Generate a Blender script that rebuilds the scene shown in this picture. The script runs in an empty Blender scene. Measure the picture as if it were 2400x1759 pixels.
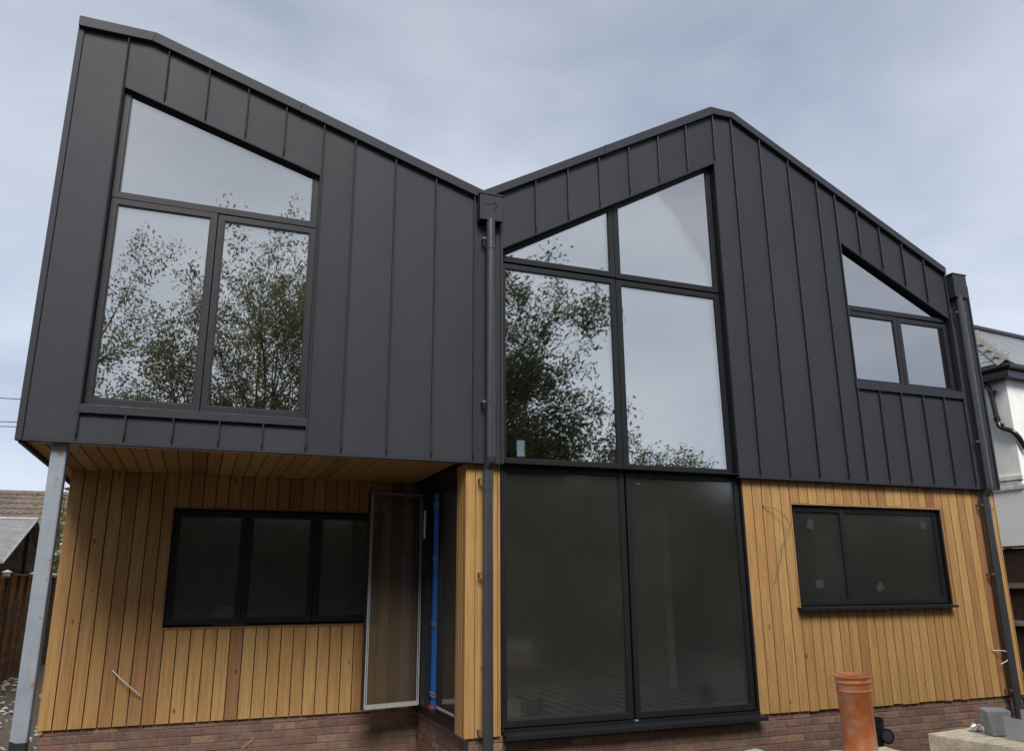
import bpy, bmesh, math, random
import numpy as np
from mathutils import Vector, Matrix
random.seed(7)
SC = bpy.context.scene
COL = SC.collection
R = math.radians

# ------------------------------------------------------------------ camera
cam_d = bpy.data.cameras.new('camera')
cam = bpy.data.objects.new('camera', cam_d); COL.objects.link(cam)
cam_d.sensor_fit = 'HORIZONTAL'; cam_d.sensor_width = 36.0; cam_d.lens = 27.915
cam_d.clip_start = 0.05; cam_d.clip_end = 2000
cam.matrix_world = Matrix(((.93347, -.08596, -.34820, 0.0),
                           (-.35859, -.24227, -.90151, -7.25),
                           (-.00687, .96639, -.25697, 1.65),
                           (0, 0, 0, 1)))
SC.camera = cam
GZ = -0.18          # ground level at the house

# ------------------------------------------------------------------ sky
W = bpy.data.worlds.new('World'); SC.world = W; W.use_nodes = True
nt = W.node_tree; nt.nodes.clear()
N = nt.nodes.new; L = nt.links.new
out = N('ShaderNodeOutputWorld'); bg = N('ShaderNodeBackground'); bg.inputs[1].default_value = 0.05
sky = N('ShaderNodeTexSky'); sky.sky_type = 'NISHITA'; sky.sun_disc = False
sky.sun_elevation = R(46); sky.sun_rotation = R(191); sky.air_density = 1.0; sky.dust_density = 2.0
tc = N('ShaderNodeTexCoord')
mp = N('ShaderNodeMapping'); mp.inputs['Scale'].default_value = (1.0, 1.0, 2.2); mp.inputs['Location'].default_value = (3.1, 1.7, .4)
L(tc.outputs['Generated'], mp.inputs[0])
n1 = N('ShaderNodeTexNoise'); n1.inputs['Scale'].default_value = 1.9; n1.inputs['Detail'].default_value = 8; n1.inputs['Roughness'].default_value = .52; n1.inputs['Distortion'].default_value = .35
L(mp.outputs[0], n1.inputs['Vector'])
ramp = N('ShaderNodeValToRGB'); cr = ramp.color_ramp
cr.elements[0].position = .24; cr.elements[0].color = (2.55, 3.05, 4.0, 1)
cr.elements[1].position = .73; cr.elements[1].color = (5.6, 5.95, 6.65, 1)
L(n1.outputs['Fac'], ramp.inputs[0])
# overcast brightens a little towards the horizon all the way round
sx = N('ShaderNodeSeparateXYZ'); L(tc.outputs['Generated'], sx.inputs[0])
mr = N('ShaderNodeMapRange'); mr.inputs[1].default_value = 0.0; mr.inputs[2].default_value = .75; mr.inputs[3].default_value = 1.28; mr.inputs[4].default_value = .70
L(sx.outputs[2], mr.inputs[0])
mul = N('ShaderNodeMix'); mul.data_type = 'RGBA'; mul.blend_type = 'MULTIPLY'; mul.inputs[0].default_value = 1
L(ramp.outputs[0], mul.inputs[6]); L(mr.outputs[0], mul.inputs[7])
mix = N('ShaderNodeMix'); mix.data_type = 'RGBA'; mix.inputs[0].default_value = .9
L(sky.outputs[0], mix.inputs[6]); L(mul.outputs[2], mix.inputs[7])
L(mix.outputs[2], bg.inputs[0]); L(bg.outputs[0], out.inputs[0])

# ------------------------------------------------------------------ sun (through cloud)
sd = bpy.data.lights.new('sun', 'SUN'); sd.energy = 1.5; sd.angle = R(26); sd.color = (1.0, .96, .9)
sun = bpy.data.objects.new('sun', sd); COL.objects.link(sun)
sun.rotation_euler = Vector((.13, .68, -.72)).to_track_quat('-Z', 'Y').to_euler()
SC.view_settings.view_transform = 'Standard'; SC.view_settings.look = 'None'
SC.view_settings.exposure = 1.6; SC.view_settings.gamma = 1.0; SC.view_settings.use_curve_mapping = False
SC.cycles.max_bounces = 8; SC.cycles.transparent_max_bounces = 12; SC.cycles.glossy_bounces = 4
SC.cycles.caustics_reflective = False; SC.cycles.caustics_refractive = False

# ================================================================== helpers
class MB:
    def __init__(s): s.v = []; s.f = []
    def add(s, vs, fs):
        o = len(s.v); s.v += [tuple(p) for p in vs]; s.f += [tuple(i + o for i in f) for f in fs]; return s
    def box(s, x0, x1, y0, y1, z0, z1):
        return s.add([(x0,y0,z0),(x1,y0,z0),(x1,y1,z0),(x0,y1,z0),(x0,y0,z1),(x1,y0,z1),(x1,y1,z1),(x0,y1,z1)],
                     [(0,3,2,1),(4,5,6,7),(0,1,5,4),(1,2,6,5),(2,3,7,6),(3,0,4,7)])
    def prism(s, poly, y0, y1):                 # polygon in x,z ; counter-clockwise seen from -y
        n = len(poly)
        a = sum(poly[i][0]*poly[(i+1)%n][1]-poly[(i+1)%n][0]*poly[i][1] for i in range(n))
        if a < 0: poly = poly[::-1]
        vs = [(x,y0,z) for x,z in poly] + [(x,y1,z) for x,z in poly]
        fs = [tuple(range(n)), tuple(range(2*n-1, n-1, -1))] + [(i, i+n, (i+1)%n+n, (i+1)%n) for i in range(n)]
        return s.add(vs, fs)
    def ring(s, outer, inner, y0, y1):          # picture frame between two polygons with equal vertex count
        n = len(outer)
        vs = [(x,y0,z) for x,z in outer]+[(x,y0,z) for x,z in inner]+[(x,y1,z) for x,z in outer]+[(x,y1,z) for x,z in inner]
        fs = []
        for i in range(n):
            j = (i+1) % n
            fs += [(i,j,n+j,n+i), (2*n+i,3*n+i,3*n+j,2*n+j), (i,2*n+i,2*n+j,j), (n+i,n+j,3*n+j,3*n+i)]
        return s.add(vs, fs)
    def extr(s, sec, axis, a0, a1):             # polygon section swept along an axis ('x','y','z')
        n = len(sec); P = {'x': lambda a,p:(a,p[0],p[1]), 'y': lambda a,p:(p[0],a,p[1]), 'z': lambda a,p:(p[0],p[1],a)}[axis]
        vs = [P(a0,p) for p in sec]+[P(a1,p) for p in sec]
        return s.add(vs, [tuple(range(n-1,-1,-1)), tuple(range(n,2*n))]+[(i,(i+1)%n,(i+1)%n+n,i+n) for i in range(n)])
    def tube(s, pts, rad, seg=12, caps=True):
        pts = [Vector(p) for p in pts]; n = len(pts)
        rads = rad if isinstance(rad, (list, tuple)) else [rad]*n
        o = len(s.v); up = None
        for i, p in enumerate(pts):
            d = (pts[min(i+1,n-1)]-pts[max(i-1,0)]).normalized()
            if up is None: up = Vector((0,0,1)) if abs(d.z) < .9 else Vector((0,1,0))
            a = d.cross(up)
            if a.length < 1e-4: a = d.orthogonal()
            a.normalize(); b = a.cross(d).normalized(); up = b
            for k in range(seg):
                t = 2*math.pi*k/seg; s.v.append(tuple(p+(a*math.cos(t)+b*math.sin(t))*rads[i]))
        for i in range(n-1):
            for k in range(seg):
                s.f.append((o+i*seg+k, o+i*seg+(k+1)%seg, o+(i+1)*seg+(k+1)%seg, o+(i+1)*seg+k))
        if caps:
            s.f.append(tuple(o+k for k in range(seg-1,-1,-1))); s.f.append(tuple(o+(n-1)*seg+k for k in range(seg)))
        return s
    def lathe(s, prof, seg=32, c=(0,0,0), close=False):   # profile (r,z)
        o = len(s.v); m = len(prof)
        for r_, z in prof:
            for k in range(seg):
                t = 2*math.pi*k/seg; s.v.append((c[0]+r_*math.cos(t), c[1]+r_*math.sin(t), c[2]+z))
        for i in range(m-1 if not close else m):
            for k in range(seg):
                j = (i+1) % m
                s.f.append((o+i*seg+k, o+i*seg+(k+1)%seg, o+j*seg+(k+1)%seg, o+j*seg+k))
        return s
    def mesh(s, name, smooth=False):
        me = bpy.data.meshes.new(name); me.from_pydata(s.v, [], s.f); me.validate()
        bm = bmesh.new(); bm.from_mesh(me); bmesh.ops.recalc_face_normals(bm, faces=bm.faces); bm.to_mesh(me); bm.free()
        if smooth: me.shade_smooth(); me.set_sharp_from_angle(angle=R(35))
        return me
    def build(s, name, mat, parent=None, smooth=False, loc=(0,0,0), bevel=0):
        return put(name, s.mesh(name, smooth), mat, parent, loc, bevel)

def put(name, me, mat, parent=None, loc=(0,0,0), bevel=0):
    if mat is not None and len(me.materials) == 0: me.materials.append(mat)
    o = bpy.data.objects.new(name, me); COL.objects.link(o); o.location = loc
    if parent: o.parent = parent
    if bevel:
        m = o.modifiers.new('bevel', 'BEVEL'); m.width = bevel; m.segments = 2; m.limit_method = 'ANGLE'; m.angle_limit = R(40)
    return o
def empty(name, loc=(0,0,0), rz=0, parent=None):
    o = bpy.data.objects.new(name, None); COL.objects.link(o); o.location = loc; o.rotation_euler = (0,0,rz); o.empty_display_size = .2
    if parent: o.parent = parent
    return o
def tag(o, label=None, cat=None, group=None, kind=None):
    if label: o['label'] = label
    if cat: o['category'] = cat
    if group: o['group'] = group
    if kind: o['kind'] = kind
    return o

# ------------------------------------------------------------------ materials
def newmat(name):
    m = bpy.data.materials.new(name); m.use_nodes = True
    t = m.node_tree; b = t.nodes['Principled BSDF']; return m, t, b
def nd(t, ty, **kw):
    n = t.nodes.new(ty)
    for k, v in kw.items():
        if k in n.inputs.keys(): n.inputs[k].default_value = v
        else: setattr(n, k, v)
    return n
def mixc(t, fac, a, b, mode='MIX'):
    n = t.nodes.new('ShaderNodeMix'); n.data_type = 'RGBA'; n.blend_type = mode
    for i, v in ((0, fac), (6, a), (7, b)):
        if hasattr(v, 'is_linked'): t.links.new(v, n.inputs[i])
        elif i == 0: n.inputs[0].default_value = v
        else: n.inputs[i].default_value = (*v, 1) if len(v) == 3 else v
    return n.outputs[2]
def rampn(t, src, stops):
    n = t.nodes.new('ShaderNodeValToRGB'); e = n.color_ramp.elements
    while len(e) < len(stops): e.new(.5)
    for k, (p, c) in enumerate(stops):
        e[k].position = p; e[k].color = (*c, 1) if len(c) == 3 else c
    t.links.new(src, n.inputs[0]); return n.outputs[0]
def noise(t, scale, detail=4, rough=.55, vec=None, stretch=None, dist=0, randoff=True):
    n = nd(t, 'ShaderNodeTexNoise'); n.inputs['Scale'].default_value = scale; n.inputs['Detail'].default_value = detail
    n.inputs['Roughness'].default_value = rough; n.inputs['Distortion'].default_value = dist
    tcn = nd(t, 'ShaderNodeTexCoord'); v = tcn.outputs[vec or 'Object']
    if randoff:
        oi = nd(t, 'ShaderNodeObjectInfo'); ad = nd(t, 'ShaderNodeVectorMath', operation='MULTIPLY_ADD')
        t.links.new(oi.outputs['Random'], ad.inputs[0]); ad.inputs[1].default_value = (37.1, 53.3, 71.7)
        t.links.new(v, ad.inputs[2]); v = ad.outputs[0]
    if stretch:
        m = nd(t, 'ShaderNodeMapping'); m.inputs['Scale'].default_value = stretch; t.links.new(v, m.inputs[0]); v = m.outputs[0]
    t.links.new(v, n.inputs['Vector']); return n.outputs['Fac']
def bump(t, b, h, dist, strength=1.0):
    n = nd(t, 'ShaderNodeBump'); n.inputs['Distance'].default_value = dist; n.inputs['Strength'].default_value = strength
    t.links.new(h, n.inputs['Height']); t.links.new(n.outputs[0], b.inputs['Normal'])
def simple(name, col, rough=.6, metal=0.0, var=.25, scale=8, bd=0.0, bs=60, spec=None, randvar=0.0):
    m, t, b = newmat(name)
    f = noise(t, scale, 5)
    lo = tuple(c*(1-var) for c in col); hi = tuple(min(1, c*(1+var)) for c in col)
    c = rampn(t, f, [(.3, lo), (.7, hi)])
    if randvar:
        oi = nd(t, 'ShaderNodeObjectInfo'); mr_ = nd(t, 'ShaderNodeMapRange'); mr_.inputs[3].default_value = 1-randvar; mr_.inputs[4].default_value = 1+randvar
        t.links.new(oi.outputs['Random'], mr_.inputs[0]); c = mixc(t, 1.0, c, mr_.outputs[0], 'MULTIPLY')
    t.links.new(c, b.inputs['Base Color']); b.inputs['Roughness'].default_value = rough; b.inputs['Metallic'].default_value = metal
    if spec is not None: b.inputs['Specular IOR Level'].default_value = spec
    if bd: bump(t, b, noise(t, bs, 4), bd)
    return m

def mat_cladding():
    m, t, b = newmat('anthracite_metal')
    f = noise(t, 1.4, 5, stretch=(1, 1, .35)); g = noise(t, 9, 6, .7, stretch=(2.5, 1, .35))
    c = rampn(t, f, [(.3, (.0265, .028, .0355)), (.7, (.033, .0345, .043))])
    c = mixc(t, .16, c, rampn(t, g, [(.35, (.023, .0255, .031)), (.75, (.040, .0425, .050))]))
    oi = nd(t, 'ShaderNodeObjectInfo'); q = nd(t, 'ShaderNodeMapRange'); q.inputs[3].default_value = .91; q.inputs[4].default_value = 1.09
    t.links.new(oi.outputs['Random'], q.inputs[0]); c = mixc(t, 1.0, c, q.outputs[0], 'MULTIPLY')
    t.links.new(c, b.inputs['Base Color'])
    rr = rampn(t, f, [(.3, (.50,)*3), (.8, (.60,)*3)]); t.links.new(rr, b.inputs['Roughness'])
    b.inputs['Specular IOR Level'].default_value = .20
    bump(t, b, noise(t, 1.3, 2, .4, stretch=(1.5, 1, .7)), .014, .9)
    return m
def mat_wood(name, dark=1.0):
    m, t, b = newmat(name)
    oi = nd(t, 'ShaderNodeObjectInfo')
    base = rampn(t, oi.outputs['Random'], [(0, (0.355, 0.200, 0.076)), (.2, (0.419, 0.255, 0.098)), (.4, (0.379, 0.216, 0.082)), (.58, (0.424, 0.264, 0.102)), (.72, (0.350, 0.194, 0.075)), (.84, (0.320, 0.169, 0.069)), (.93, (0.236, 0.114, 0.055)), (1, (0.394, 0.234, 0.088))])
    g1 = noise(t, 11, 7, .65, stretch=(3.2, 3.2, .16), dist=.6)
    g2 = noise(t, 34, 6, .7, stretch=(3.0, 3.0, .05))
    c = mixc(t, 1.0, base, rampn(t, g1, [(.28, (.70, .62, .55)), (.55, (1, 1, 1)), (.8, (1.14, 1.12, 1.05))]), 'MULTIPLY')
    c = mixc(t, .5, c, mixc(t, 1.0, c, rampn(t, g2, [(.3, (.70, .66, .62)), (.65, (1.08, 1.06, 1.04))]), 'MULTIPLY'))
    # knots
    v = nd(t, 'ShaderNodeTexVoronoi'); v.inputs['Scale'].default_value = 3.1
    tcn = nd(t, 'ShaderNodeTexCoord'); ad = nd(t, 'ShaderNodeVectorMath', operation='MULTIPLY_ADD'); ad.inputs[1].default_value = (17.3, 9.1, 23.7)
    t.links.new(oi.outputs['Random'], ad.inputs[0]); t.links.new(tcn.outputs['Object'], ad.inputs[2])
    mp_ = nd(t, 'ShaderNodeMapping'); mp_.inputs['Scale'].default_value = (1.5, 1.5, .8); t.links.new(ad.outputs[0], mp_.inputs[0]); t.links.new(mp_.outputs[0], v.inputs['Vector'])
    kn = rampn(t, v.outputs['Distance'], [(.022, (.30, .22, .18)), (.055, (.74, .64, .57)), (.10, (1, 1, 1))])
    c = mixc(t, 1.0, c, kn, 'MULTIPLY')
    t.links.new(c, b.inputs['Base Color'])
    b.inputs['Roughness'].default_value = .58; b.inputs['Specular IOR Level'].default_value = .32
    bump(t, b, g2, .0014)
    return m
def mat_brick():
    m, t, b = newmat('red_brown_brick')
    oi = nd(t, 'ShaderNodeObjectInfo')
    base = rampn(t, oi.outputs['Random'], [(0, (0.190, 0.108, 0.078)), (.2, (0.157, 0.082, 0.065)), (.4, (0.223, 0.134, 0.094)), (.58, (0.143, 0.086, 0.073)), (.74, (0.199, 0.102, 0.071)), (.88, (0.266, 0.165, 0.099)), (1, (0.171, 0.112, 0.090))])
    f = noise(t, 22, 6, .65); g = noise(t, 140, 3, .6)
    c = mixc(t, 1.0, base, rampn(t, f, [(.25, (.62, .60, .62)), (.55, (1, 1, 1)), (.8, (1.35, 1.3, 1.25))]), 'MULTIPLY')
    geo = nd(t, 'ShaderNodeNewGeometry'); sm = nd(t, 'ShaderNodeTexNoise'); sm.inputs['Scale'].default_value = 3.5; sm.inputs['Detail'].default_value = 8; sm.inputs['Roughness'].default_value = .7
    t.links.new(geo.outputs['Position'], sm.inputs['Vector'])
    c = mixc(t, rampn(t, sm.outputs['Fac'], [(.55, (0,)*3), (.75, (.5,)*3)]), c, (.22, .19, .165))
    t.links.new(c, b.inputs['Base Color']); b.inputs['Roughness'].default_value = .88; b.inputs['Specular IOR Level'].default_value = .25
    bump(t, b, g, .004)
    return m
def mat_glass(name, refl=.26, tint=(.80, .85, .83), wob=.0016, haze=0.0, rough=0.0, fcol=((.118, .120, .112), (.172, .174, .162))):
    m = bpy.data.materials.new(name); m.use_nodes = True; t = m.node_tree; t.nodes.clear()
    o = nd(t, 'ShaderNodeOutputMaterial'); mx = nd(t, 'ShaderNodeMixShader'); tr = nd(t, 'ShaderNodeBsdfTransparent'); gl = nd(t, 'ShaderNodeBsdfGlossy')
    tr.inputs[0].default_value = (*tint, 1); gl.inputs['Roughness'].default_value = rough; gl.inputs[0].default_value = (.98, .965, .945, 1)
    fr = nd(t, 'ShaderNodeFresnel'); fr.inputs[0].default_value = 1.5
    ad = nd(t, 'ShaderNodeMath', operation='MULTIPLY_ADD', use_clamp=True); ad.inputs[1].default_value = .9; ad.inputs[2].default_value = refl
    t.links.new(fr.outputs[0], ad.inputs[0]); t.links.new(ad.outputs[0], mx.inputs[0])
    t.links.new(tr.outputs[0], mx.inputs[1]); t.links.new(gl.outputs[0], mx.inputs[2]); res = mx.outputs[0]
    if haze:                                    # blurred haze on the pane, painted in as a diffuse colour
        df = nd(t, 'ShaderNodeBsdfDiffuse'); t.links.new(rampn(t, noise(t, 1.3, 4, .5), [(.3, fcol[0]), (.7, fcol[1])]), df.inputs[0])
        fm_ = nd(t, 'ShaderNodeMixShader'); fm_.inputs[0].default_value = haze
        t.links.new(res, fm_.inputs[1]); t.links.new(df.outputs[0], fm_.inputs[2]); res = fm_.outputs[0]
    t.links.new(res, o.inputs[0])
    bp = nd(t, 'ShaderNodeBump'); bp.inputs['Distance'].default_value = wob
    t.links.new(noise(t, .9, 1, .4, stretch=(.8, 1, 1.5)), bp.inputs['Height']); t.links.new(bp.outputs[0], gl.inputs['Normal'])
    return m
def mat_leaf(name, cols, trans=.35):
    m, t, b = newmat(name)
    g = nd(t, 'ShaderNodeNewGeometry')
    c = rampn(t, g.outputs['Random Per Island'], [(i/(len(cols)-1), k) for i, k in enumerate(cols)])
    t.links.new(c, b.inputs['Base Color']); b.inputs['Roughness'].default_value = .5
    b.inputs['Specular IOR Level'].default_value = .3
    tl = nd(t, 'ShaderNodeBsdfTranslucent'); t.links.new(c, tl.inputs[0])
    mx = nd(t, 'ShaderNodeMixShader'); mx.inputs[0].default_value = trans
    o = t.nodes['Material Output']; t.links.new(b.outputs[0], mx.inputs[1]); t.links.new(tl.outputs[0], mx.inputs[2]); t.links.new(mx.outputs[0], o.inputs[0])
    return m
def mat_post():
    m, t, b = newmat('primed_steel')
    f = noise(t, 5, 6, .6); g = noise(t, 2.2, 5, .6, stretch=(3, 3, .6))
    c = rampn(t, f, [(.3, (.19, .215, .252)), (.7, (.24, .268, .305))])
    rust = rampn(t, noise(t, 7, 6, .7, stretch=(1.5, 1.5, 1.0)), [(.60, (0,)*3), (.64, (1,)*3)])
    c = mixc(t, rust, c, (.20, .135, .085))
    scr = rampn(t, noise(t, 30, 3, .7, stretch=(.3, .3, 3)), [(.71, (0,)*3), (.75, (1,)*3)])
    c = mixc(t, scr, c, (.10, .115, .13))
    # black bitumen paint on the foot, ragged edge
    tcn = nd(t, 'ShaderNodeTexCoord'); s = nd(t, 'ShaderNodeSeparateXYZ'); t.links.new(tcn.outputs['Object'], s.inputs[0])
    a = nd(t, 'ShaderNodeMath', operation='MULTIPLY_ADD'); a.inputs[1].default_value = .07; t.links.new(noise(t, 14, 4), a.inputs[0]); t.links.new(s.outputs[2], a.inputs[2])
    bl = nd(t, 'ShaderNodeMath', operation='LESS_THAN'); bl.inputs[1].default_value = .585; t.links.new(a.outputs[0], bl.inputs[0])
    c = mixc(t, bl.outputs[0], c, (.014, .014, .015))
    t.links.new(c, b.inputs['Base Color']); b.inputs['Roughness'].default_value = .5
    bump(t, b, g, .002)
    return m
def mat_ground():
    m, t, b = newmat('gravelly_soil')
    f = noise(t, 1.2, 8, .65, randoff=False); g = noise(t, 26, 6, .7, randoff=False)
    c = mixc(t, .55, rampn(t, f, [(.3, (.07, .06, .046)), (.55, (.14, .122, .10)), (.75, (.08, .09, .045))]), rampn(t, g, [(.3, (.05, .043, .036)), (.7, (.25, .23, .20))]))
    t.links.new(c, b.inputs['Base Color']); b.inputs['Roughness'].default_value = .95
    bump(t, b, g, .03)
    return m
def mat_render():
    m, t, b = newmat('white_render')
    f = noise(t, 1.1, 7, .65, randoff=False); g = noise(t, 70, 4, randoff=False)
    c = rampn(t, f, [(.25, (.60, .59, .56)), (.5, (.76, .755, .73)), (.75, (.80, .80, .785))])
    t.links.new(c, b.inputs['Base Color']); b.inputs['Roughness'].default_value = .9
    bump(t, b, g, .006); return m
def mat_orange():
    m, t, b = newmat('dusty_terracotta_plastic')
    c0 = rampn(t, noise(t, 5, 5, randoff=False), [(.3, (.52, .14, .038)), (.7, (.62, .185, .055))])
    f = noise(t, 13, 7, .72, randoff=False); f2 = noise(t, 3.2, 3, .5, randoff=False)
    a = nd(t, 'ShaderNodeMath', operation='MULTIPLY'); t.links.new(f, a.inputs[0]); t.links.new(f2, a.inputs[1])
    dust = rampn(t, a.outputs[0], [(.20, (0,)*3), (.36, (.80,)*3)])
    c = mixc(t, dust, c0, (.56, .34, .22))
    sp = rampn(t, noise(t, 70, 2, .5, randoff=False), [(.66, (0,)*3), (.70, (1,)*3)])
    sp2 = nd(t, 'ShaderNodeMath', operation='MULTIPLY'); t.links.new(sp, sp2.inputs[0]); t.links.new(dust, sp2.inputs[1])
    c = mixc(t, sp2.outputs[0], c, (.70, .60, .48))
    t.links.new(c, b.inputs['Base Color']); t.links.new(rampn(t, dust, [(0, (.32,)*3), (1, (.75,)*3)]), b.inputs['Roughness'])
    bump(t, b, sp, .0015); return m
def mat_slate():
    m, t, b = newmat('wet_slate')
    oi = nd(t, 'ShaderNodeObjectInfo')
    c = rampn(t, oi.outputs['Random'], [(0, (.15, .155, .17)), (.5, (.22, .225, .24)), (1, (.18, .178, .19))])
    t.links.new(c, b.inputs['Base Color']); b.inputs['Roughness'].default_value = .26; b.inputs['Specular IOR Level'].default_value = 1.0
    bump(t, b, noise(t, 12, 4), .004); return m

CLAD = mat_cladding()
WOOD = mat_wood('cedar_board')
BRICK = mat_brick()
MORTAR = simple('grey_mortar', (.14, .12, .105), .95, var=.3, scale=30, bd=.004)
GLASS = mat_glass('window_glass', .43, wob=.0022)
GLASSD = mat_glass('lower_window_glass', .09, (.86, .87, .86), haze=.115, rough=.10)
GLASSW = mat_glass('shaded_window_glass', .14, (.78, .82, .79), haze=.30, rough=.12)  # stronger painted haze lifts the panes in the shaded recess
GLASSR = mat_glass('rear_glass', .04, (.94, .97, .98))
GLASSL = mat_glass('open_leaf_glass', .02, (.90, .89, .86), haze=.20, rough=.1, fcol=((.20, .155, .10), (.26, .20, .135)))  # tan painted haze stands in for boards seen through the leaf
FRAME = simple('anthracite_frame', (.021, .0215, .0265), .45, var=.10, scale=6, spec=.22)
FRAMEB = simple('black_frame', (.012, .0125, .015), .42, var=.10, scale=6, spec=.28)
PIPEM = simple('anthracite_pipe', (.036, .038, .043), .30, var=.14, scale=12, spec=.55)
GALV = simple('galvanised_steel', (.085, .085, .088), .6, .2, var=.15, scale=40)
ALU = simple('mill_aluminium', (.42, .43, .44), .40, .4, var=.08, scale=20)
BACK = simple('dark_membrane', (.02, .019, .018), .9, var=.1)
PLASTER = simple('plasterboard', (.46, .43, .41), .9, var=.08, scale=3)
PLASTERD = simple('bare_blockwork', (.42, .40, .37), .95, var=.2, scale=5)
FLOORM = simple('dark_insulation_floor', (.13, .135, .14), .8, var=.25, scale=6)
BLUE = simple('blue_membrane', (.03, .17, .56), .55, var=.15, scale=9, bd=.006, bs=14)
WHITEP = simple('white_plastic', (.62, .62, .60), .45, var=.05)
BLACKP = simple('black_plastic', (.011, .012, .013), .28, var=.2, scale=20, spec=.5)
REDP = simple('red_plastic', (.30, .03, .025), .45, var=.1)
CREAM = simple('cream_block', (.76, .66, .47), .95, var=.22, scale=24, bd=.006, bs=55)
CONC = simple('grey_concrete', (.30, .31, .315), .92, var=.2, scale=14, bd=.003, bs=70)
CBOARD = simple('pale_cement_board', (.36, .375, .385), .85, var=.10, scale=10)
FOIL = simple('crumpled_foil', (.75, .73, .70), .22, .95, var=.1, scale=20)
RENDER = mat_render()
SLATE = mat_slate()
HIPT = simple('lichen_hip_tile', (.20, .185, .16), .6, var=.3, scale=9, bd=.004)
BLACKG = simple('black_gutter', (.010, .010, .012), .25, var=.2, spec=.55)
WBRICK = simple('painted_brick', (.62, .61, .58), .75, var=.15, scale=8, bd=.004, randvar=.08)
TILE = simple('brown_concrete_tile', (.125, .098, .080), .85, var=.35, scale=12, bd=.006, bs=40, randvar=.18)
FELT = simple('grey_roofing_felt', (.19, .192, .20), .92, var=.25, scale=7, bd=.006, bs=60)
SHEDW = simple('weathered_shed_board', (.10, .088, .085), .9, var=.55, scale=9, bd=.004, randvar=.35)
FENCEW = simple('faded_fence_board', (.36, .265, .225), .92, var=.35, scale=9, bd=.004, randvar=.2)
FENCED = simple('dark_fence_board', (.055, .036, .030), .9, var=.4, scale=9, bd=.004, randvar=.3)
FENCEP = simple('dark_fence_post', (.085, .068, .058), .9, var=.3, scale=9)
FENCEC = simple('pale_cap_rail', (.36, .32, .27), .85, var=.2, scale=12)
UPVC = simple('white_gutter', (.55, .56, .56), .5, var=.08)
BARK = simple('bark', (.10, .09, .08), .95, var=.4, scale=12, bd=.02, bs=18)
LEAF_ASH = mat_leaf('ash_leaf', [(.105, .11, .05), (.13, .135, .058), (.16, .155, .068), (.095, .10, .046)], .5)
LEAF_DK = mat_leaf('dark_leaf', [(.08, .095, .042), (.105, .12, .05), (.085, .105, .044), (.125, .13, .056)])
LEAF_YL = mat_leaf('yellow_green_leaf', [(.18, .19, .05), (.26, .22, .09), (.12, .15, .035), (.30, .24, .13)])
LEAF_GR = mat_leaf('fresh_green_leaf', [(.10, .22, .05), (.14, .27, .07), (.08, .17, .04)])
GRASSM = simple('lawn_green', (.09, .20, .028), .9, var=.4, scale=5)
LIME = simple('lime_fabric', (.24, .58, .02), .6, var=.15)
GROUND = mat_ground()
POSTM = mat_post()

# ================================================================== the ground
g = MB()
nx, ny = 90, 90
xs = np.concatenate([np.linspace(-400, -14, 12), np.linspace(-12, 22, 69), np.linspace(24, 400, 12)])
ys = np.concatenate([np.linspace(-400, -22, 12), np.linspace(-20, 22, 85), np.linspace(24, 400, 12)])
rg = random.Random(3)
def gz(x, y):
    z = GZ
    if x < -1.35 and y > -2:                       # soil banked up against the boundary fence on the left
        t = min(1, max(0, (-1.35-x)/.95)); t = t*t*(3-2*t); z += t*.62*min(1, (y+2)/4)
    return z
for yy in ys:
    for xx in xs:
        near = abs(xx) < 25 and abs(yy) < 25
        g.v.append((float(xx), float(yy), gz(xx, yy) + (rg.uniform(-.02, .02) if near and not (-1.4 < xx < 9.6 and -.3 < yy < 9.3) else 0)))
for j in range(len(ys)-1):
    for i in range(len(xs)-1):
        a = j*len(xs)+i; g.f.append((a, a+1, a+len(xs)+1, a+len(xs)))
tag(g.build('ground', GROUND, smooth=True), kind='structure')
lw = MB().box(-6, 16, 9.6, 30, GZ-.2, GZ+.03)
tag(lw.build('lawn', GRASSM), kind='structure')

# loose stones on the bank at the left
st = MB()
for k in range(420):
    x = rg.uniform(-2.35, -1.35); y = rg.uniform(.3, 6.5); s = rg.uniform(.012, .045); z = gz(x, y)
    vs = [(x+s*rg.uniform(.7,1.2)*a, y+s*rg.uniform(.7,1.2)*b, z+s*c*rg.uniform(.5,.8)) for a,b,c in ((1,0,0),(-1,0,0),(0,1,0),(0,-1,0),(0,0,1),(0,0,-1))]
    st.add(vs, [(0,2,4),(2,1,4),(1,3,4),(3,0,4),(2,0,5),(1,2,5),(3,1,5),(0,3,5)])
tag(st.build('gravel', simple('stones', (.38, .36, .34), .9, var=.4, scale=6)), 'loose pale stones scattered on the soil bank beside the left fence', 'gravel', kind='stuff')

# ================================================================== the house
H = tag(empty('house'), 'modern house with dark standing seam metal upper storey over cedar boards', 'house')

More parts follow.
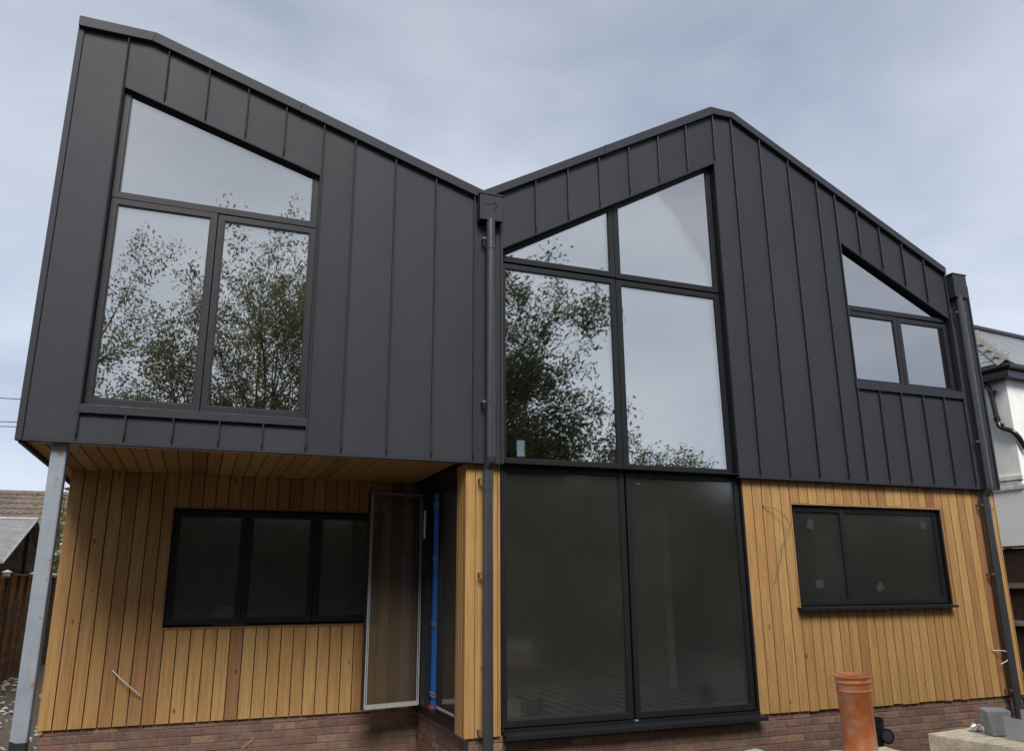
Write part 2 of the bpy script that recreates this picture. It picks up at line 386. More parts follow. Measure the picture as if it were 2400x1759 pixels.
# ---- outline of the gables (underside of the verge)
VB = [(-1.45, 6.645), (-.83, 6.645), (2.47, 5.60), (5.49, 7.30), (5.75, 7.305), (9.05, 5.665)]
VT = [(-1.45, 6.748), (-.80, 6.742), (2.475, 5.70), (5.45, 7.394), (5.785, 7.39), (9.055, 5.764)]
def zv(x):
    for (a, za), (b, zb) in zip(VB, VB[1:]):
        if x <= b: return za+(zb-za)*(x-a)/(b-a)
    return 5.60 if x > 9.06 else VB[-1][1]
def kinks(x0, x1): return [x for x, _ in VB if x0+1e-3 < x < x1-1e-3]
BL, BR_ = 2.822, 2.808                 # lower edge of the cladding, left and right block
W1O = [(-1.02, 3.13), (.797, 3.13), (.797, 5.578), (-1.02, 6.145)]
W2O = [(2.70, 2.83), (5.475, 2.83), (5.475, 6.647), (2.70, 5.092)]
W3O = [(7.292, 4.05), (9.036, 4.05), (9.036, 5.047), (7.292, 5.90)]
h1 = lambda x: 6.145+(x+1.02)*(5.578-6.145)/1.817
h2 = lambda x: 5.092+(x-2.70)*.5604
h3 = lambda x: 5.90+(x-7.292)*(5.047-5.90)/1.744

# ---- structural core behind the cladding, with the openings left out
def wall_core(name, outline, holes, y0, y1, mat):
    cu = bpy.data.curves.new(name, 'CURVE'); cu.dimensions = '2D'; cu.fill_mode = 'BOTH'; cu.extrude = (y1-y0)/2
    for poly in [outline]+holes:
        s = cu.splines.new('POLY'); s.points.add(len(poly)-1); s.use_cyclic_u = True
        for p, (x, z) in zip(s.points, poly): p.co = (x, z, 0, 1)
    tmp = bpy.data.objects.new(name, cu); COL.objects.link(tmp)
    dg = bpy.context.evaluated_depsgraph_get(); me = bpy.data.meshes.new_from_object(tmp.evaluated_get(dg))
    bpy.data.objects.remove(tmp); bpy.data.curves.remove(cu)
    me.materials.clear()
    for v in me.vertices:
        x, z, d = v.co; v.co = (x, (y0+y1)/2-d, z)
    bm = bmesh.new(); bm.from_mesh(me); bmesh.ops.remove_doubles(bm, verts=bm.verts, dist=1e-5); bmesh.ops.recalc_face_normals(bm, faces=bm.faces); bm.to_mesh(me); bm.free()
    me.name = name
    return put(name, me, mat, H)
wall_core('upper_wall', [(-1.41,2.83),(2.69,2.83),(2.69,5.09),(5.49,6.66),(5.49,2.83),(9.43,2.83),(9.43,5.55),(9.06,5.64),(5.74,7.29),(5.5,7.28),(2.47,5.58),(-.83,6.62),(-1.41,6.62)],
          [W1O, W3O], .0145, .24, PLASTER)
W4O = [(-.285, 1.275), (1.935, 1.275), (1.935, 2.475), (-.285, 2.475)]
W5O = [(6.20, 1.415), (8.45, 1.415), (8.45, 2.525), (6.20, 2.525)]
wall_core('lower_wall', [(5.56,.36),(9.42,.36),(9.42,2.80),(5.56,2.80)], [W5O], .098, .32, BACK)
wall_core('lower_wall', [(-1.25,.36),(2.34,.36),(2.34,2.845),(-1.25,2.845)], [W4O], 1.946, 2.2, BACK)

# ---- cladding panels, one between each pair of seams
def panel(poly): MB().prism(poly, 0.0, .013).build('cladding_panel', CLAD, H, bevel=.003)
GAP = .0015
def strip(x0, x1, zb, head=None, sill=None):
    a, b = x0+GAP, x1-GAP; ks = kinks(a, b)
    top = [(b, zv(b))]+[(k, zv(k)) for k in reversed(ks)]+[(a, zv(a))]
    if head is None: panel([(a, zb), (b, zb)]+top)
    else:
        panel([(a, head(a)), (b, head(b))]+top)
        if sill is not None: panel([(a, zb), (b, zb), (b, sill), (a, sill)])
SL = [-1.43, -1.0275, -.673, -.303, .066, .430, .803, 1.118, 1.538, 1.966, 2.386, 2.70]
for i, (a, b) in enumerate(zip(SL, SL[1:])):
    if 1 <= i <= 5: strip(a, b, BL, h1, 3.06)
    else: strip(a, b, BL)
SR = [2.70, 3.085, 3.476, 3.873, 4.267, 4.672, 5.073, 5.480, 5.752, 6.165, 6.583, 7.010, 7.287, 7.630, 7.977, 8.335, 8.690, 9.040, 9.445]
for i, (a, b) in enumerate(zip(SR, SR[1:])):
    if i <= 6: strip(a, b, BR_, h2)
    elif 12 <= i <= 16: strip(a, b, BR_, h3, 3.95)
    else: strip(a, b, BR_)
# ---- standing seams
def seam(x, z0, z1):
    o = rg.uniform(-.0025, .0025); w = .0065; p = .033
    m = MB()
    sec = [(x-w, 0), (x-w, -p), (x+w*.2, -p-.004), (x+w, -p), (x+w, 0)]
    n = len(sec); lo = [(sx_+o, sy, z0+.035+(0 if sy > -.01 else .028)) for sx_, sy in sec]; hi = [(sx_, sy, z1) for sx_, sy in sec]
    tip = [(x-w*.5, -.001, z0+.004), (x+w*.5, -.001, z0+.004)]
    vs = lo+hi+tip
    fs = [tuple(range(n, 2*n))]+[(i, i+1, i+1+n, i+n) for i in range(n-1)]+[(0, n, 2*n-1, n-1)]
    fs += [(0, 2*n, 1), (1, 2*n, 2), (2, 2*n, 2*n+1), (2, 2*n+1, 3), (3, 2*n+1, 4), (0, 4, 2*n+1, 2*n)]
    m.add(vs, fs).build('standing_seam', CLAD, H)
for x in (-1.0275, .803, 1.118, 1.538, 1.966, 2.386): seam(x, BL, zv(x)-.004)
for x in SL[2:6]: seam(x, h1(x)+.01, zv(x)-.004); seam(x, BL, 3.055)
for x in SR[1:7]: seam(x, h2(x)+.005, zv(x)-.004)
for x in (5.480, 5.752, 6.165, 6.583, 7.010, 7.287, 9.040): seam(x, BR_ if x > 5.6 else 6.66, zv(x)-.004)
for x in SR[13:17]: seam(x, h3(x)+.005, zv(x)-.004); seam(x, BR_, 3.945)
# drip edge, corner folds and jamb folds
MB().box(-1.432, 2.702, -.008, .05, BL-.014, BL-.001).build('drip_edge', CLAD, H)
MB().box(5.47, 9.447, -.008, .09, BR_-.014, BR_-.001).build('drip_edge', CLAD, H)
MB().extr([(-1.452, -.018), (-1.405, -.018), (-1.400, -.003), (-1.432, -.001), (-1.432, .05), (-1.452, .05)], 'z', BL-.014, 6.64).build('corner_flashing', CLAD, H)
MB().box(2.674, 2.700, -.022, -.001, BL-.01, 5.60).build('corner_flashing', CLAD, H)
MB().box(9.425, 9.449, -.02, -.001, BR_-.01, 5.56).build('corner_flashing', CLAD, H)
# side walls of the upper storey and lower storey
MB().box(-1.4305, -1.411, .05, 9, BL-.012, 6.62).build('side_wall', CLAD, H)
MB().box(9.431, 9.445, .014, 9, BR_-.012, 5.56).build('side_wall', CLAD, H)
MB().box(-1.27, -1.245, 1.93, 9, .33, 2.83).build('side_wall', WOOD, H)
MB().box(9.405, 9.425, .10, 9, .33, 2.80).build('side_wall', WOOD, H)

# ---- verge flashing in lengths, and the roof behind it
def zl(P, x):
    for (a, za), (b, zb) in zip(P, P[1:]):
        if x <= b+1e-9: return za+(zb-za)*(x-a)/(b-a)
def verge(pt, pb, y0=-.052, y1=.03):
    (x0, a0), (x1, a1) = pt; (u0, b0), (u1, b1) = pb
    MB().prism([(u0, b0), (u1, b1), (x1, a1), (x0, a0)], y0, y1).build('verge_flashing', CLAD, H, bevel=.004)
def lerp(a, b, t): return (a[0]+(b[0]-a[0])*t, a[1]+(b[1]-a[1])*t)
for i, cuts in enumerate(([0, 1], [0, .42, 1], [0, .49, 1], [0, 1], [0, .34, 1])):
    for a, b in zip(cuts, cuts[1:]):
        e = .0003
        verge((lerp(VT[i], VT[i+1], a+(e if a else 0)), lerp(VT[i], VT[i+1], b-(e if b < 1 else 0))), (lerp(VB[i], VB[i+1], a+(e if a else 0)), lerp(VB[i], VB[i+1], b-(e if b < 1 else 0))))
for i in range(5):   # clips at the laps
    if i in (1, 2, 4):
        t = (.42, .49, .34)[(1, 2, 4).index(i)]; p = lerp(VT[i], VT[i+1], t); q = lerp(VB[i], VB[i+1], t)
        d = .05*(1 if i != 2 else -1)
        p2 = lerp(VT[i], VT[i+1], t+.012); q2 = lerp(VB[i], VB[i+1], t+.012)
        MB().prism([(q[0], q[1]-.002), (q2[0], q2[1]-.002), (p2[0], p2[1]+.0005), (p[0], p[1]+.0005)], -.0545, .03).build('verge_joint', CLAD, H)
for i in range(5):
    a, b, c, d = VB[i], VB[i+1], VT[i+1], VT[i]
    MB().prism([(a[0], a[1]-.02), (b[0], b[1]-.02), (c[0], c[1]-.006), (d[0], d[1]-.006)], .031, 9.2).build('roof', CLAD, H)
MB().box(9.056, 9.43, .02, 9.2, 5.50, 5.60).build('box_gutter', CLAD, H)

# ---- windows
def inset_poly(poly, d):
    n = len(poly); a = sum(poly[i][0]*poly[(i+1)%n][1]-poly[(i+1)%n][0]*poly[i][1] for i in range(n))
    if a < 0: poly = poly[::-1]
    res = []
    for i in range(n):
        p0, p1, p2 = Vector(poly[i-1]), Vector(poly[i]), Vector(poly[(i+1)%n])
        e1 = (p1-p0).normalized(); e2 = (p2-p1).normalized(); n1_ = Vector((-e1.y, e1.x)); n2_ = Vector((-e2.y, e2.x))
        k = 1+n1_.dot(n2_); q = p1+(n1_+n2_)*(d/max(k, .12)); res.append((q.x, q.y))
    return res
def glass_pane(p, y0, y1, glass, w):
    m = MB().prism(inset_poly(p, -.012), y0, y1); cx = sum(q_[0] for q_ in p)/len(p); cz = sum(q_[1] for q_ in p)/len(p)
    tx, tz = rg.uniform(-.0035, .0035), rg.uniform(-.004, .004)
    m.v = [(x, y+(x-cx)*tx+(z-cz)*tz, z) for x, y, z in m.v]
    return m.build('pane', glass, w)
def window(name, opening, panes, yf, frame, glass, reveal=True, y_rev=0.0, depth=.07, sash=.05, label=None):
    """outer frame fills the opening; every pane gets its own sash, bead and glass"""
    w = empty(name, parent=H)
    if label: w['label'] = label
    if reveal:
        o = inset_poly(opening, -.004)
        MB().ring(o, inset_poly(opening, .006), y_rev+.002, yf+depth).build('reveal', frame, w)
    for yo, p in enumerate(panes):
        outer = inset_poly(p, -sash)
        n = len(outer)
        MB().ring(outer, inset_poly(p, 0), yf+.002*yo, yf+depth+.002*yo).build('sash', frame, w, bevel=.003)
        MB().ring(inset_poly(p, -.004), inset_poly(p, .010), yf+.012, yf+.018).build('gasket', FRAMEB, w)
        glass_pane(p, yf+.020, yf+.044, glass, w)
    return w
YU = .055
w1 = window('window', W1O, [[(-.955, 5.102), (.738, 5.094), (.738, 5.578), (-.955, 6.100)],
                            [(-.953, 3.203), (-.167, 3.203), (-.167, 4.983), (-.953, 4.983)],
                            [(-.046, 3.203), (.737, 3.203), (.737, 4.973), (-.046, 4.973)]], YU, FRAME, GLASS, depth=.07, sash=.0575)
MB().prism([(-1.042, 3.056), (.812, 3.056), (.812, 3.129), (-1.042, 3.129)], -.034, .056).build('window_ledge', CLAD, w1, bevel=.004)
Y2 = .09
w2 = window('window', W2O, [[(2.764, 5.047), (4.028, 5.047), (4.028, 5.792), (2.764, 5.072)],
                            [(4.152, 5.042), (5.405, 5.042), (5.405, 6.567), (4.152, 5.856)],
                            [(2.763, 2.888), (4.028, 2.888), (4.028, 4.912), (2.763, 4.912)],
                            [(4.152, 2.885), (5.408, 2.885), (5.408, 4.909), (4.152, 4.909)]], Y2, FRAMEB, GLASS, depth=.08, sash=.058)
w3 = window('window', W3O, [[(7.367, 5.056), (8.965, 5.060), (7.367, 5.852)],
                            [(7.366, 4.094), (8.100, 4.094), (8.100, 4.928), (7.366, 4.928)],
                            [(8.230, 4.096), (8.968, 4.096), (8.968, 4.926), (8.230, 4.926)]], YU, FRAME, GLASS, depth=.07, sash=.06)
MB().prism([(7.275, 3.946), (9.034, 3.946), (9.034, 4.046), (7.275, 4.046)], -.034, .056).build('window_ledge', CLAD, w3, bevel=.004)
w4 = window('window', W4O, [[(-.226, 1.347), (.406, 1.347), (.406, 2.405), (-.226, 2.405)],
                            [(.517, 1.350), (1.144, 1.350), (1.144, 2.405), (.517, 2.405)],
                            [(1.258, 1.352), (1.875, 1.352), (1.875, 2.405), (1.258, 2.405)]], 1.962, FRAMEB, GLASSW, y_rev=1.93, depth=.07, sash=.054)
w5 = window('window', W5O, [[(6.275, 1.485), (6.932, 1.485), (6.932, 2.460), (6.275, 2.460)],
                            [(6.978, 1.485), (8.380, 1.485), (8.380, 2.460), (6.978, 2.460)]], .115, FRAMEB, GLASSD, y_rev=.075, depth=.07, sash=.056)
MB().extr([(-.028, 1.381), (.135, 1.394), (.135, 1.416), (-.028, 1.405)], 'x', 6.150, 8.430).build('sill', FRAMEB, w5)
def sticker(w, x, z, y, a, s=.05):
    c_, s_ = math.cos(a), math.sin(a); pts = [(-s, -s*.8), (s, -s*.8), (s*.9, s*.8), (-s, s*.7)]
    MB().prism([(x+px*c_-pz*s_, z+px*s_+pz*c_) for px, pz in pts], y, y+.001).build('glazing_sticker', simple('faint_label', (.026, .027, .028), .8, var=.2), w)
for x, z, a in ((6.50, 2.32, 1.2), (6.55, 1.66, .2), (7.42, 1.62, .5), (8.22, 2.34, -.3)): sticker(w5, x, z, .1330, a, .055)
sticker(w4, .72, 1.93, 1.9800, .15, .05)

# glazed sliding doors below the tall window
dr = empty('sliding_door', parent=H)
DO = [(2.706, .375), (5.548, .375), (5.548, 2.826), (2.706, 2.826)]
MB().ring(inset_poly(DO, -.003), inset_poly(DO, .018), .072, .19).build('door_frame', FRAMEB, dr)
for p in ([(2.768, .462), (4.026, .462), (4.026, 2.758), (2.768, 2.758)], [(4.166, .462), (5.462, .462), (5.462, 2.752), (4.166, 2.752)]):
    MB().ring(inset_poly(p, -.058), p, .095, .165).build('sash', FRAMEB, dr, bevel=.003)
    MB().prism(inset_poly(p, -.012), .115, .139).build('pane', GLASSD, dr)
    MB().box(p[0][0], p[1][0], .142, .150, .462, .482).build('glazing_bead', ALU, dr)
MB().extr([(-.045, .318), (.09, .332), (.09, .372), (-.045, .350)], 'x', 2.716, 5.560).build('sill', FRAMEB, dr)
MB().box(4.085, 4.118, .07, .094, .384, .396).build('corner_clip', ALU, dr)
MB().box(4.02, 4.12, .078, .0895, 2.818, 2.830).build('corner_clip', ALU, dr)
MB().box(5.455, 5.53, .055, .0885, 2.823, 2.832).build('corner_clip', ALU, dr)

# ---- cedar boards
PITCH = .1285; TB = .020
BM = {}
def vboard(x0, w, z0, z1, yf, parent, mat=WOOD):
    z0 += rg.uniform(-.003, .002); k = (round(w, 3), round(z1-z0, 2))
    if k not in BM:
        c = .0016; lw_ = k[0]; h = k[1]
        BM[k] = MB().extr([(0, TB), (0, c), (c, 0), (lw_-c, 0), (lw_, c), (lw_, TB)], 'z', 0, h).mesh('timber_board')
    return put('timber_board', BM[k], mat, parent, (x0, yf+rg.uniform(-.0012, .0012), z1-k[1]))
def board_wall(x0, x1, zb, zt, yf, opening, parent):
    x = x0; g_ = .0098
    while x < x1-.02:
        w = min(PITCH, x1-x)-g_
        a, b = x, x+w
        if opening:
            ox0, oz0 = opening[0]; ox1, oz1 = opening[2]
            if b > ox0-.004 and a < ox1+.004:
                # full-height slivers beside the opening
                if a < ox0-.03: vboard(a, ox0-.004-a, oz0, oz1, yf, parent) if False else None
                vboard(a, w, oz1+.022, zt, yf, parent); vboard(a, w, zb, oz0-.022, yf, parent)
                if a < ox0-.012: vboard(a, ox0-.012-a, oz0-.018, oz1+.018, yf, parent)
                if b > ox1+.012: vboard(ox1+.012, b-ox1-.012, oz0-.018, oz1+.018, yf, parent)
            else: vboard(a, w, zb, zt, yf, parent)
        else: vboard(a, w, zb, zt, yf, parent)
        x += PITCH
def trim(poly_out, poly_in, y0, y1): MB().ring(poly_out, poly_in, y0, y1).build('window_trim', WOOD, H)
board_wall(5.556, 9.435, .358, 2.800, .072, W5O, H)
board_wall(-1.292, 2.33, .365, 2.835, 1.920, W4O, H)
trim(inset_poly(W5O, -.020), inset_poly(W5O, -.005), .062, .097)
trim(inset_poly(W4O, -.020), inset_poly(W4O, -.005), 1.910, 1.945)
# soffit boards
x = -1.285
SBM = MB().extr([(0, .02), (0, .0035), (.0035, 0), (PITCH-.012, 0), (PITCH-.0085, .0035), (PITCH-.0085, .02)], 'y', 0, 1.862).mesh('soffit_board')
while x < 2.70:
    put('soffit_board', SBM, WOOD, H, (x if x < 2.32 else x, .055, 2.838+rg.uniform(-.001, .001)))
    x += PITCH
    if x > 2.25: break
MB().box(-1.41, -1.29, .055, 9, 2.832, 2.850).build('soffit_board', WOOD, H)
MB().box(-1.405, 2.69, .05, 2.2, 2.8605, 2.87).build('soffit_deck', BACK, H)
MB().box(-1.432, -1.405, .02, 9, BL-.03, BL-.013).build('drip_edge', FRAMEB, H)
# corner pier beside the bifold opening
MB().box(2.372, 2.694, .098, .372, .36, 2.815).build('pier_core', BACK, H)
for x0, w in ((2.345, .092), (2.4425, .118), (2.566, .098), (2.669, .026)): vboard(x0, w, .340, 2.812, .072, H)
PB = {}
def sboard(y0, w, z0, z1, x, parent):        # board on a face turned to -x
    c = .0035
    MB().extr([(TB, 0), (c, 0), (0, c), (0, w-c), (c, w), (TB, w)], 'z', 0, z1-z0).build('timber_board', WOOD, parent, loc=(x, y0, z0))
for y0, w in ((.0935, .078), (.176, .088), (.269, .10)): sboard(y0, w, .342, 2.812, 2.3455, H)

# ---- bifold doors in the return of the recess
bf = empty('bifold_door', parent=H)
MB().box(2.352, 2.44, .375, 1.945, 2.665, 2.835).build('head', FRAMEB, bf)
MB().box(2.352, 2.46, .375, 1.94, .352, .425).build('threshold', FRAMEB, bf)
MB().box(2.356, 2.43, 1.72, 1.918, .425, 2.665).build('jamb', FRAMEB, bf)
def leaf(name, pts, z0, z1, st_, edge, glass, parent):
    """door leaf between two plan points; the frame is dark with a pale bead"""
    (ax, ay), (bx, by) = pts; d = Vector((bx-ax, by-ay)); Ln = d.length; ang = math.atan2(d.y, d.x)
    e = empty(name, (ax, ay, 0), ang, parent)
    P = [(0, z0), (Ln, z0), (Ln, z1), (0, z1)]
    MB().ring(P, inset_poly(P, st_), -.03, .03).build('stile_frame', FRAMEB, e, bevel=.003)
    if edge:
        Q = inset_poly(P, st_*.28); MB().ring(Q, inset_poly(Q, .013), -.036, -.0295).build('bead', ALU, e)
        Q = inset_poly(P, st_*.78); MB().ring(Q, inset_poly(Q, .009), -.034, -.0295).build('bead', ALU, e)
        MB().box(.02, Ln-.02, -.042, -.0365, z0+.004, z0+.05).build('bottom_rail', ALU, e)
    MB().prism(inset_poly(P, st_-.008), -.012, .012).build('pane', glass, e)
    return e
leaf('door_leaf', ((1.690, 1.50), (2.325, 1.63)), .437, 2.684, .042, True, GLASSL, H)
# stack of folded stiles beside the hinge
MB().box(2.332, 2.392, 1.42, 1.66, .43, 2.664).build('folded_leaf', FRAMEB, bf, bevel=.004)
MB().tube([(2.318, 1.455, 2.18), (2.312, 1.455, 2.20), (2.312, 1.455, 2.46), (2.318, 1.455, 2.48)], .013, 10).build('pull_handle', WHITEP, bf, smooth=True)
for z in (.50, 1.60, 2.58):
    MB().tube([(2.338, 1.655, z), (2.338, 1.655, z+.09)], .012, 8).build('hinge', ALU, bf, smooth=True)
lf = leaf('door_leaf', ((2.40, 1.045), (2.40, .376)), .428, 2.662, .045, False, GLASSD, H)
MB().box(2.36, 2.405, 1.046, 1.072, .43, 2.662).build('stile', FRAMEB, bf)
MB().box(2.355, 2.36, .44, 1.02, .475, .50).build('glazing_bead', ALU, bf)
MB().box(2.372, 2.41, 1.28, 1.60, .426, .452).build('packer', REDP, bf, bevel=.004)
# blue membrane inside the opening with fixing clips
bl_ = empty('membrane_wall', parent=H); bl_['label'] = 'blue membrane lining seen through the open bifold door'
MB().box(2.408, 2.45, 1.06, 1.50, .43, 2.66).build('membrane', BLUE, bl_)
for z in (.56, 1.27, 1.96, 2.53):
    MB().box(2.398, 2.407, 1.075, 1.48, z-.016, z+.001).build('fixing_rail', ALU, bl_)
    MB().box(2.398, 2.407, 1.075, 1.48, z+.012, z+.026).build('fixing_rail', ALU, bl_)

# ---- brick plinth
def plinth(name, x0, x1, yf, zt, rows, vis, axis='x'):
    p = empty(name, parent=H); bw, bh, jt = .215, .065, .010
    if axis == 'x': MB().box(x0+.002, x1-.002, yf+.006, yf+.15, GZ-.1, zt-.004).build('mortar', MORTAR, p)
    else: MB().box(yf+.006, yf+.15, x0+.002, x1-.002, GZ-.1, zt-.004).build('mortar', MORTAR, p)
    low = MB()
    for r in range(rows):
        z1 = zt-r*.075; z0 = z1-bh; off = -.1125 if r % 2 else 0
        x = x0+off
        while x < x1-.03:
            a = max(x, x0); b = min(x+bw, x1)
            if b-a > .03:
                jx = rg.uniform(-.0018, .0018); jy = rg.uniform(-.0022, .0022)
                if vis(a, z1):
                    k = ('b', round(b-a, 3), axis)
                    if k not in BM:
                        c = .004; L_ = round(b-a, 3)
                        if axis == 'x': mb = MB().box(0, L_, 0, .04, 0, bh)
                        else: mb = MB().box(0, .04, 0, L_, 0, bh)
                        me = mb.mesh('brick'); bm = bmesh.new(); bm.from_mesh(me)
                        bmesh.ops.bevel(bm, geom=bm.edges[:], offset=c, segments=1, affect='EDGES'); bm.to_mesh(me); bm.free(); BM[k] = me
                    o = put('brick', BM[k], BRICK, p, (a, yf+jy, z0+jx) if axis == 'x' else (yf+jy, a, z0+jx))
                elif axis == 'x': low.box(a, b, yf, yf+.04, z0, z0+bh)
                else: low.box(yf, yf+.04, a, b, z0, z0+bh)
            x += .225
    if low.v: tag(low.build('lower_bricks', BRICK, p), kind='stuff')
    return p
plinth('brick_plinth', 2.400, 9.40, .104, .354, 7, lambda x, z: z > .235-.052*(x-2.4))
plinth('brick_plinth', -1.262, 2.402, 1.948, .372, 7, lambda x, z: z > .19-.05*(x+1.2))
plinth('brick_plinth', .106, 1.945, 2.402, .350, 7, lambda y, z: z > .12, axis='y')
MB().box(-1.255, -1.0, 2.1, 9, GZ-.1, .36).build('side_plinth', BRICK, H)
MB().box(9.25, 9.398, .26, 9, GZ-.1, .36).build('side_plinth', BRICK, H)
MB().tube([(2.33, .10, .335), (2.345, .07, .325), (2.355, .05, .30)], [.012, .014, .006], 8).build('membrane_end', BLACKP, H)

# ---- rooms behind the glass
MB().box(2.45, 9.40, .20, 8.98, .30, .415).build('floor_slab', FLOORM, H)
MB().box(-1.24, 2.45, 2.2, 8.98, .30, .415).build('floor_slab', FLOORM, H)
MB().box(-1.40, 2.45, .26, 8.98, 2.872, 3.02).build('upper_floor', PLASTER, H)
MB().box(5.62, 9.42, .26, 8.98, 2.872, 3.02).build('upper_floor', PLASTER, H)
MB().box(2.452, 2.60, .26, 8.98, 3.03, 5.58).build('partition', PLASTER, H)
MB().box(5.50, 5.62, .26, 6.2, 3.03, 7.2).build('partition', PLASTER, H)
MB().box(5.62, 5.72, 1.9, 8.98, .42, 2.87).build('partition', PLASTERD, H)
MB().box(2.55, 2.65, 3.21, 8.98, .42, 2.87).build('partition', PLASTERD, H)
wall_core('rear_wall', [(-1.40,GZ),(9.40,GZ),(9.40,5.5),(9.06,5.6),(5.74,7.24),(5.5,7.24),(2.47,5.54),(-.83,6.58),(-1.40,6.58)],
          [[(.34,.78),(.92,.78),(.92,1.34),(.34,1.34)], [(6.38,4.44),(6.70,4.44),(6.70,4.84),(6.38,4.84)]], 8.99, 9.2, PLASTERD)
rw = empty('window', parent=H)
MB().prism([(6.36, 4.42), (6.72, 4.42), (6.72, 4.86), (6.36, 4.86)], 9.09, 9.10).build('pane', GLASSR, rw)
MB().box(6.60, 6.697, 8.97, 9.08, 4.445, 4.835).build('timber_lining', WOOD, rw)

# ---- rainwater goods
def hopper(x0, x1, z0, z1, d, dent):
    h = empty('rainwater_hopper', parent=H)
    MB().prism([(x0, z0), (x1, z0), (x1, z1), (x0, z1)], -d, -.0005).build('box', CLAD, h, bevel=.005)
    MB().prism([(x0-.006, z1-.012), (x1+.010, z1-.012), (x1+.010, z1+.006), (x0-.006, z1+.006)], -d-.008, -.0005).build('rim', CLAD, h, bevel=.003)
    if dent:
        cx, cz = (x0+x1)/2, (z0+z1)/2
        MB().tube([(cx-.08, -d+.002, cz+.03), (cx-.03, -d, cz+.02), (cx+.015, -d-.001, cz+.055), (cx+.07, -d, cz+.02), (cx+.02, -d, cz-.02), (cx+.06, -d+.002, cz-.05)], .0045, 8).build('crease', CLAD, h, smooth=True)
    return h
hopper(2.415, 2.668, 5.335, 5.635, .115, True)
hopper(9.062, 9.300, 5.325, 5.655, .130, False)
def downpipe(x, yu, yl, ztop, zoff, joints_u, joints_l, brks):
    p = empty('downpipe', parent=H); r_ = .0475
    MB().tube([(x, yu, ztop+.02), (x, yu, zoff+.01)], r_, 24).build('pipe', PIPEM, p, smooth=True)
    MB().tube([(x, yu, zoff+.02), (x, yu, zoff-.012), (x, yl, zoff-.085), (x, yl, zoff-.13)], r_*1.0, 24).build('offset_bend', PIPEM, p, smooth=True)
    MB().tube([(x, yl, zoff-.10), (x, yl, GZ-.05)], r_*1.02, 24).build('pipe', PIPEM, p, smooth=True)
    for z in joints_u: MB().lathe([(r_, -.0015), (r_+.003, -.0015), (r_+.003, .11), (r_, .112)], 24, (x, yu, z)).build('socket', PIPEM, p, smooth=True)
    for z in joints_l: MB().lathe([(r_, -.05), (r_+.004, -.05), (r_+.004, .05), (r_, .05)], 24, (x, yl, z)).build('socket', PIPEM, p, smooth=True)
    for z, up in brks:
        y = yu if up else yl; yw = 0.0 if up else .072
        b = empty('bracket', parent=p)
        MB().lathe([(r_+.001, -.011), (r_+.005, -.011), (r_+.005, .011), (r_+.001, .011)], 20, (x, y, z)).build('strap', PIPEM, p, smooth=True)
        MB().box(x-.090, x-r_-.002, y-.006, y+.008, z-.012, z+.012).build('bolt_lug', GALV, p)
        MB().box(x-.078, x-.060, y, yw-.001, z-.008, z+.008).build('stand_off', GALV, p)
        bpy.data.objects.remove(b)
    return p
downpipe(2.541, -.085, -.008, 5.335, 2.845, (5.02, 3.36), (2.60,), ((5.135, 1), (3.405, 1), (2.655, 0), (1.77, 0), (.405, 0)))
downpipe(9.152, -.092, -.016, 5.325, 2.80, (5.02, 3.34), (2.56,), ((5.12, 1), (3.39, 1), (2.60, 0), (1.763, 0), (.43, 0)))

# ---- steel post carrying the overhang
pm = MB().box(-1.203, -1.085, .075, .193, GZ-.05, 2.836).mesh('steel_post')
pst = put('steel_post', pm, POSTM, H, bevel=.012); pst['label'] = 'pale grey primed square steel post with black painted foot under the overhang'

# ================================================================== cables hanging from the walls
def bez(pts, n=10):
    P = [Vector(p) for p in pts]; P = [P[0]*2-P[1]]+P+[P[-1]*2-P[-2]]; res = []
    for i in range(1, len(P)-2):
        for k in range(n):
            t = k/n; a, b, c, d = P[i-1:i+3]
            res.append(.5*((2*b)+(c-a)*t+(2*a-5*b+4*c-d)*t*t+(3*b-a-3*c+d)*t**3))
    return res+[P[-2]]
WCAB = simple('pale_grey_cable', (.50, .49, .47), .5, var=.05)
def cable(pts, r_, mat, label):
    o = MB().tube(bez(pts), r_, 8).build('electric_cable', mat, smooth=True); tag(o, label, 'cable')
cable([(-.700, 1.93, .880), (-.69, 1.90, .875), (-.62, 1.86, .81), (-.555, 1.85, .757), (-.48, 1.86, .69), (-.425, 1.87, .645)], .0065, WCAB, 'short white cable tail poking out of the cedar boards below the left window')
cable([(5.815, .08, 2.500), (5.815, .055, 2.496), (5.95, .01, 2.456), (6.08, -.01, 2.325), (6.06, 0, 2.19), (5.97, .01, 2.064), (5.955, .02, 1.93), (5.862, .03, 1.70)], .0045, simple('dull_cable', (.14, .13, .12), .5, var=.1), 'thin grey cable curling down the boards beside the small right window')
cable([(8.977, .08, .876), (8.977, .055, .874), (9.07, .00, .872), (9.15, -.02, .842), (9.155, -.02, .805), (9.09, -.01, .758), (9.014, .01, .724)], .0055, WCAB, 'curled white cable tail beside the right hand downpipe')

for hx_, hy_, hz0 in ((-.692, 1.9165, .876), (5.815, .0685, 2.497), (8.977, .0685, .875)):
    MB().tube([(hx_, hy_, hz0), (hx_, hy_+.02, hz0)], .011, 10).build('drill_hole', BACK, H)

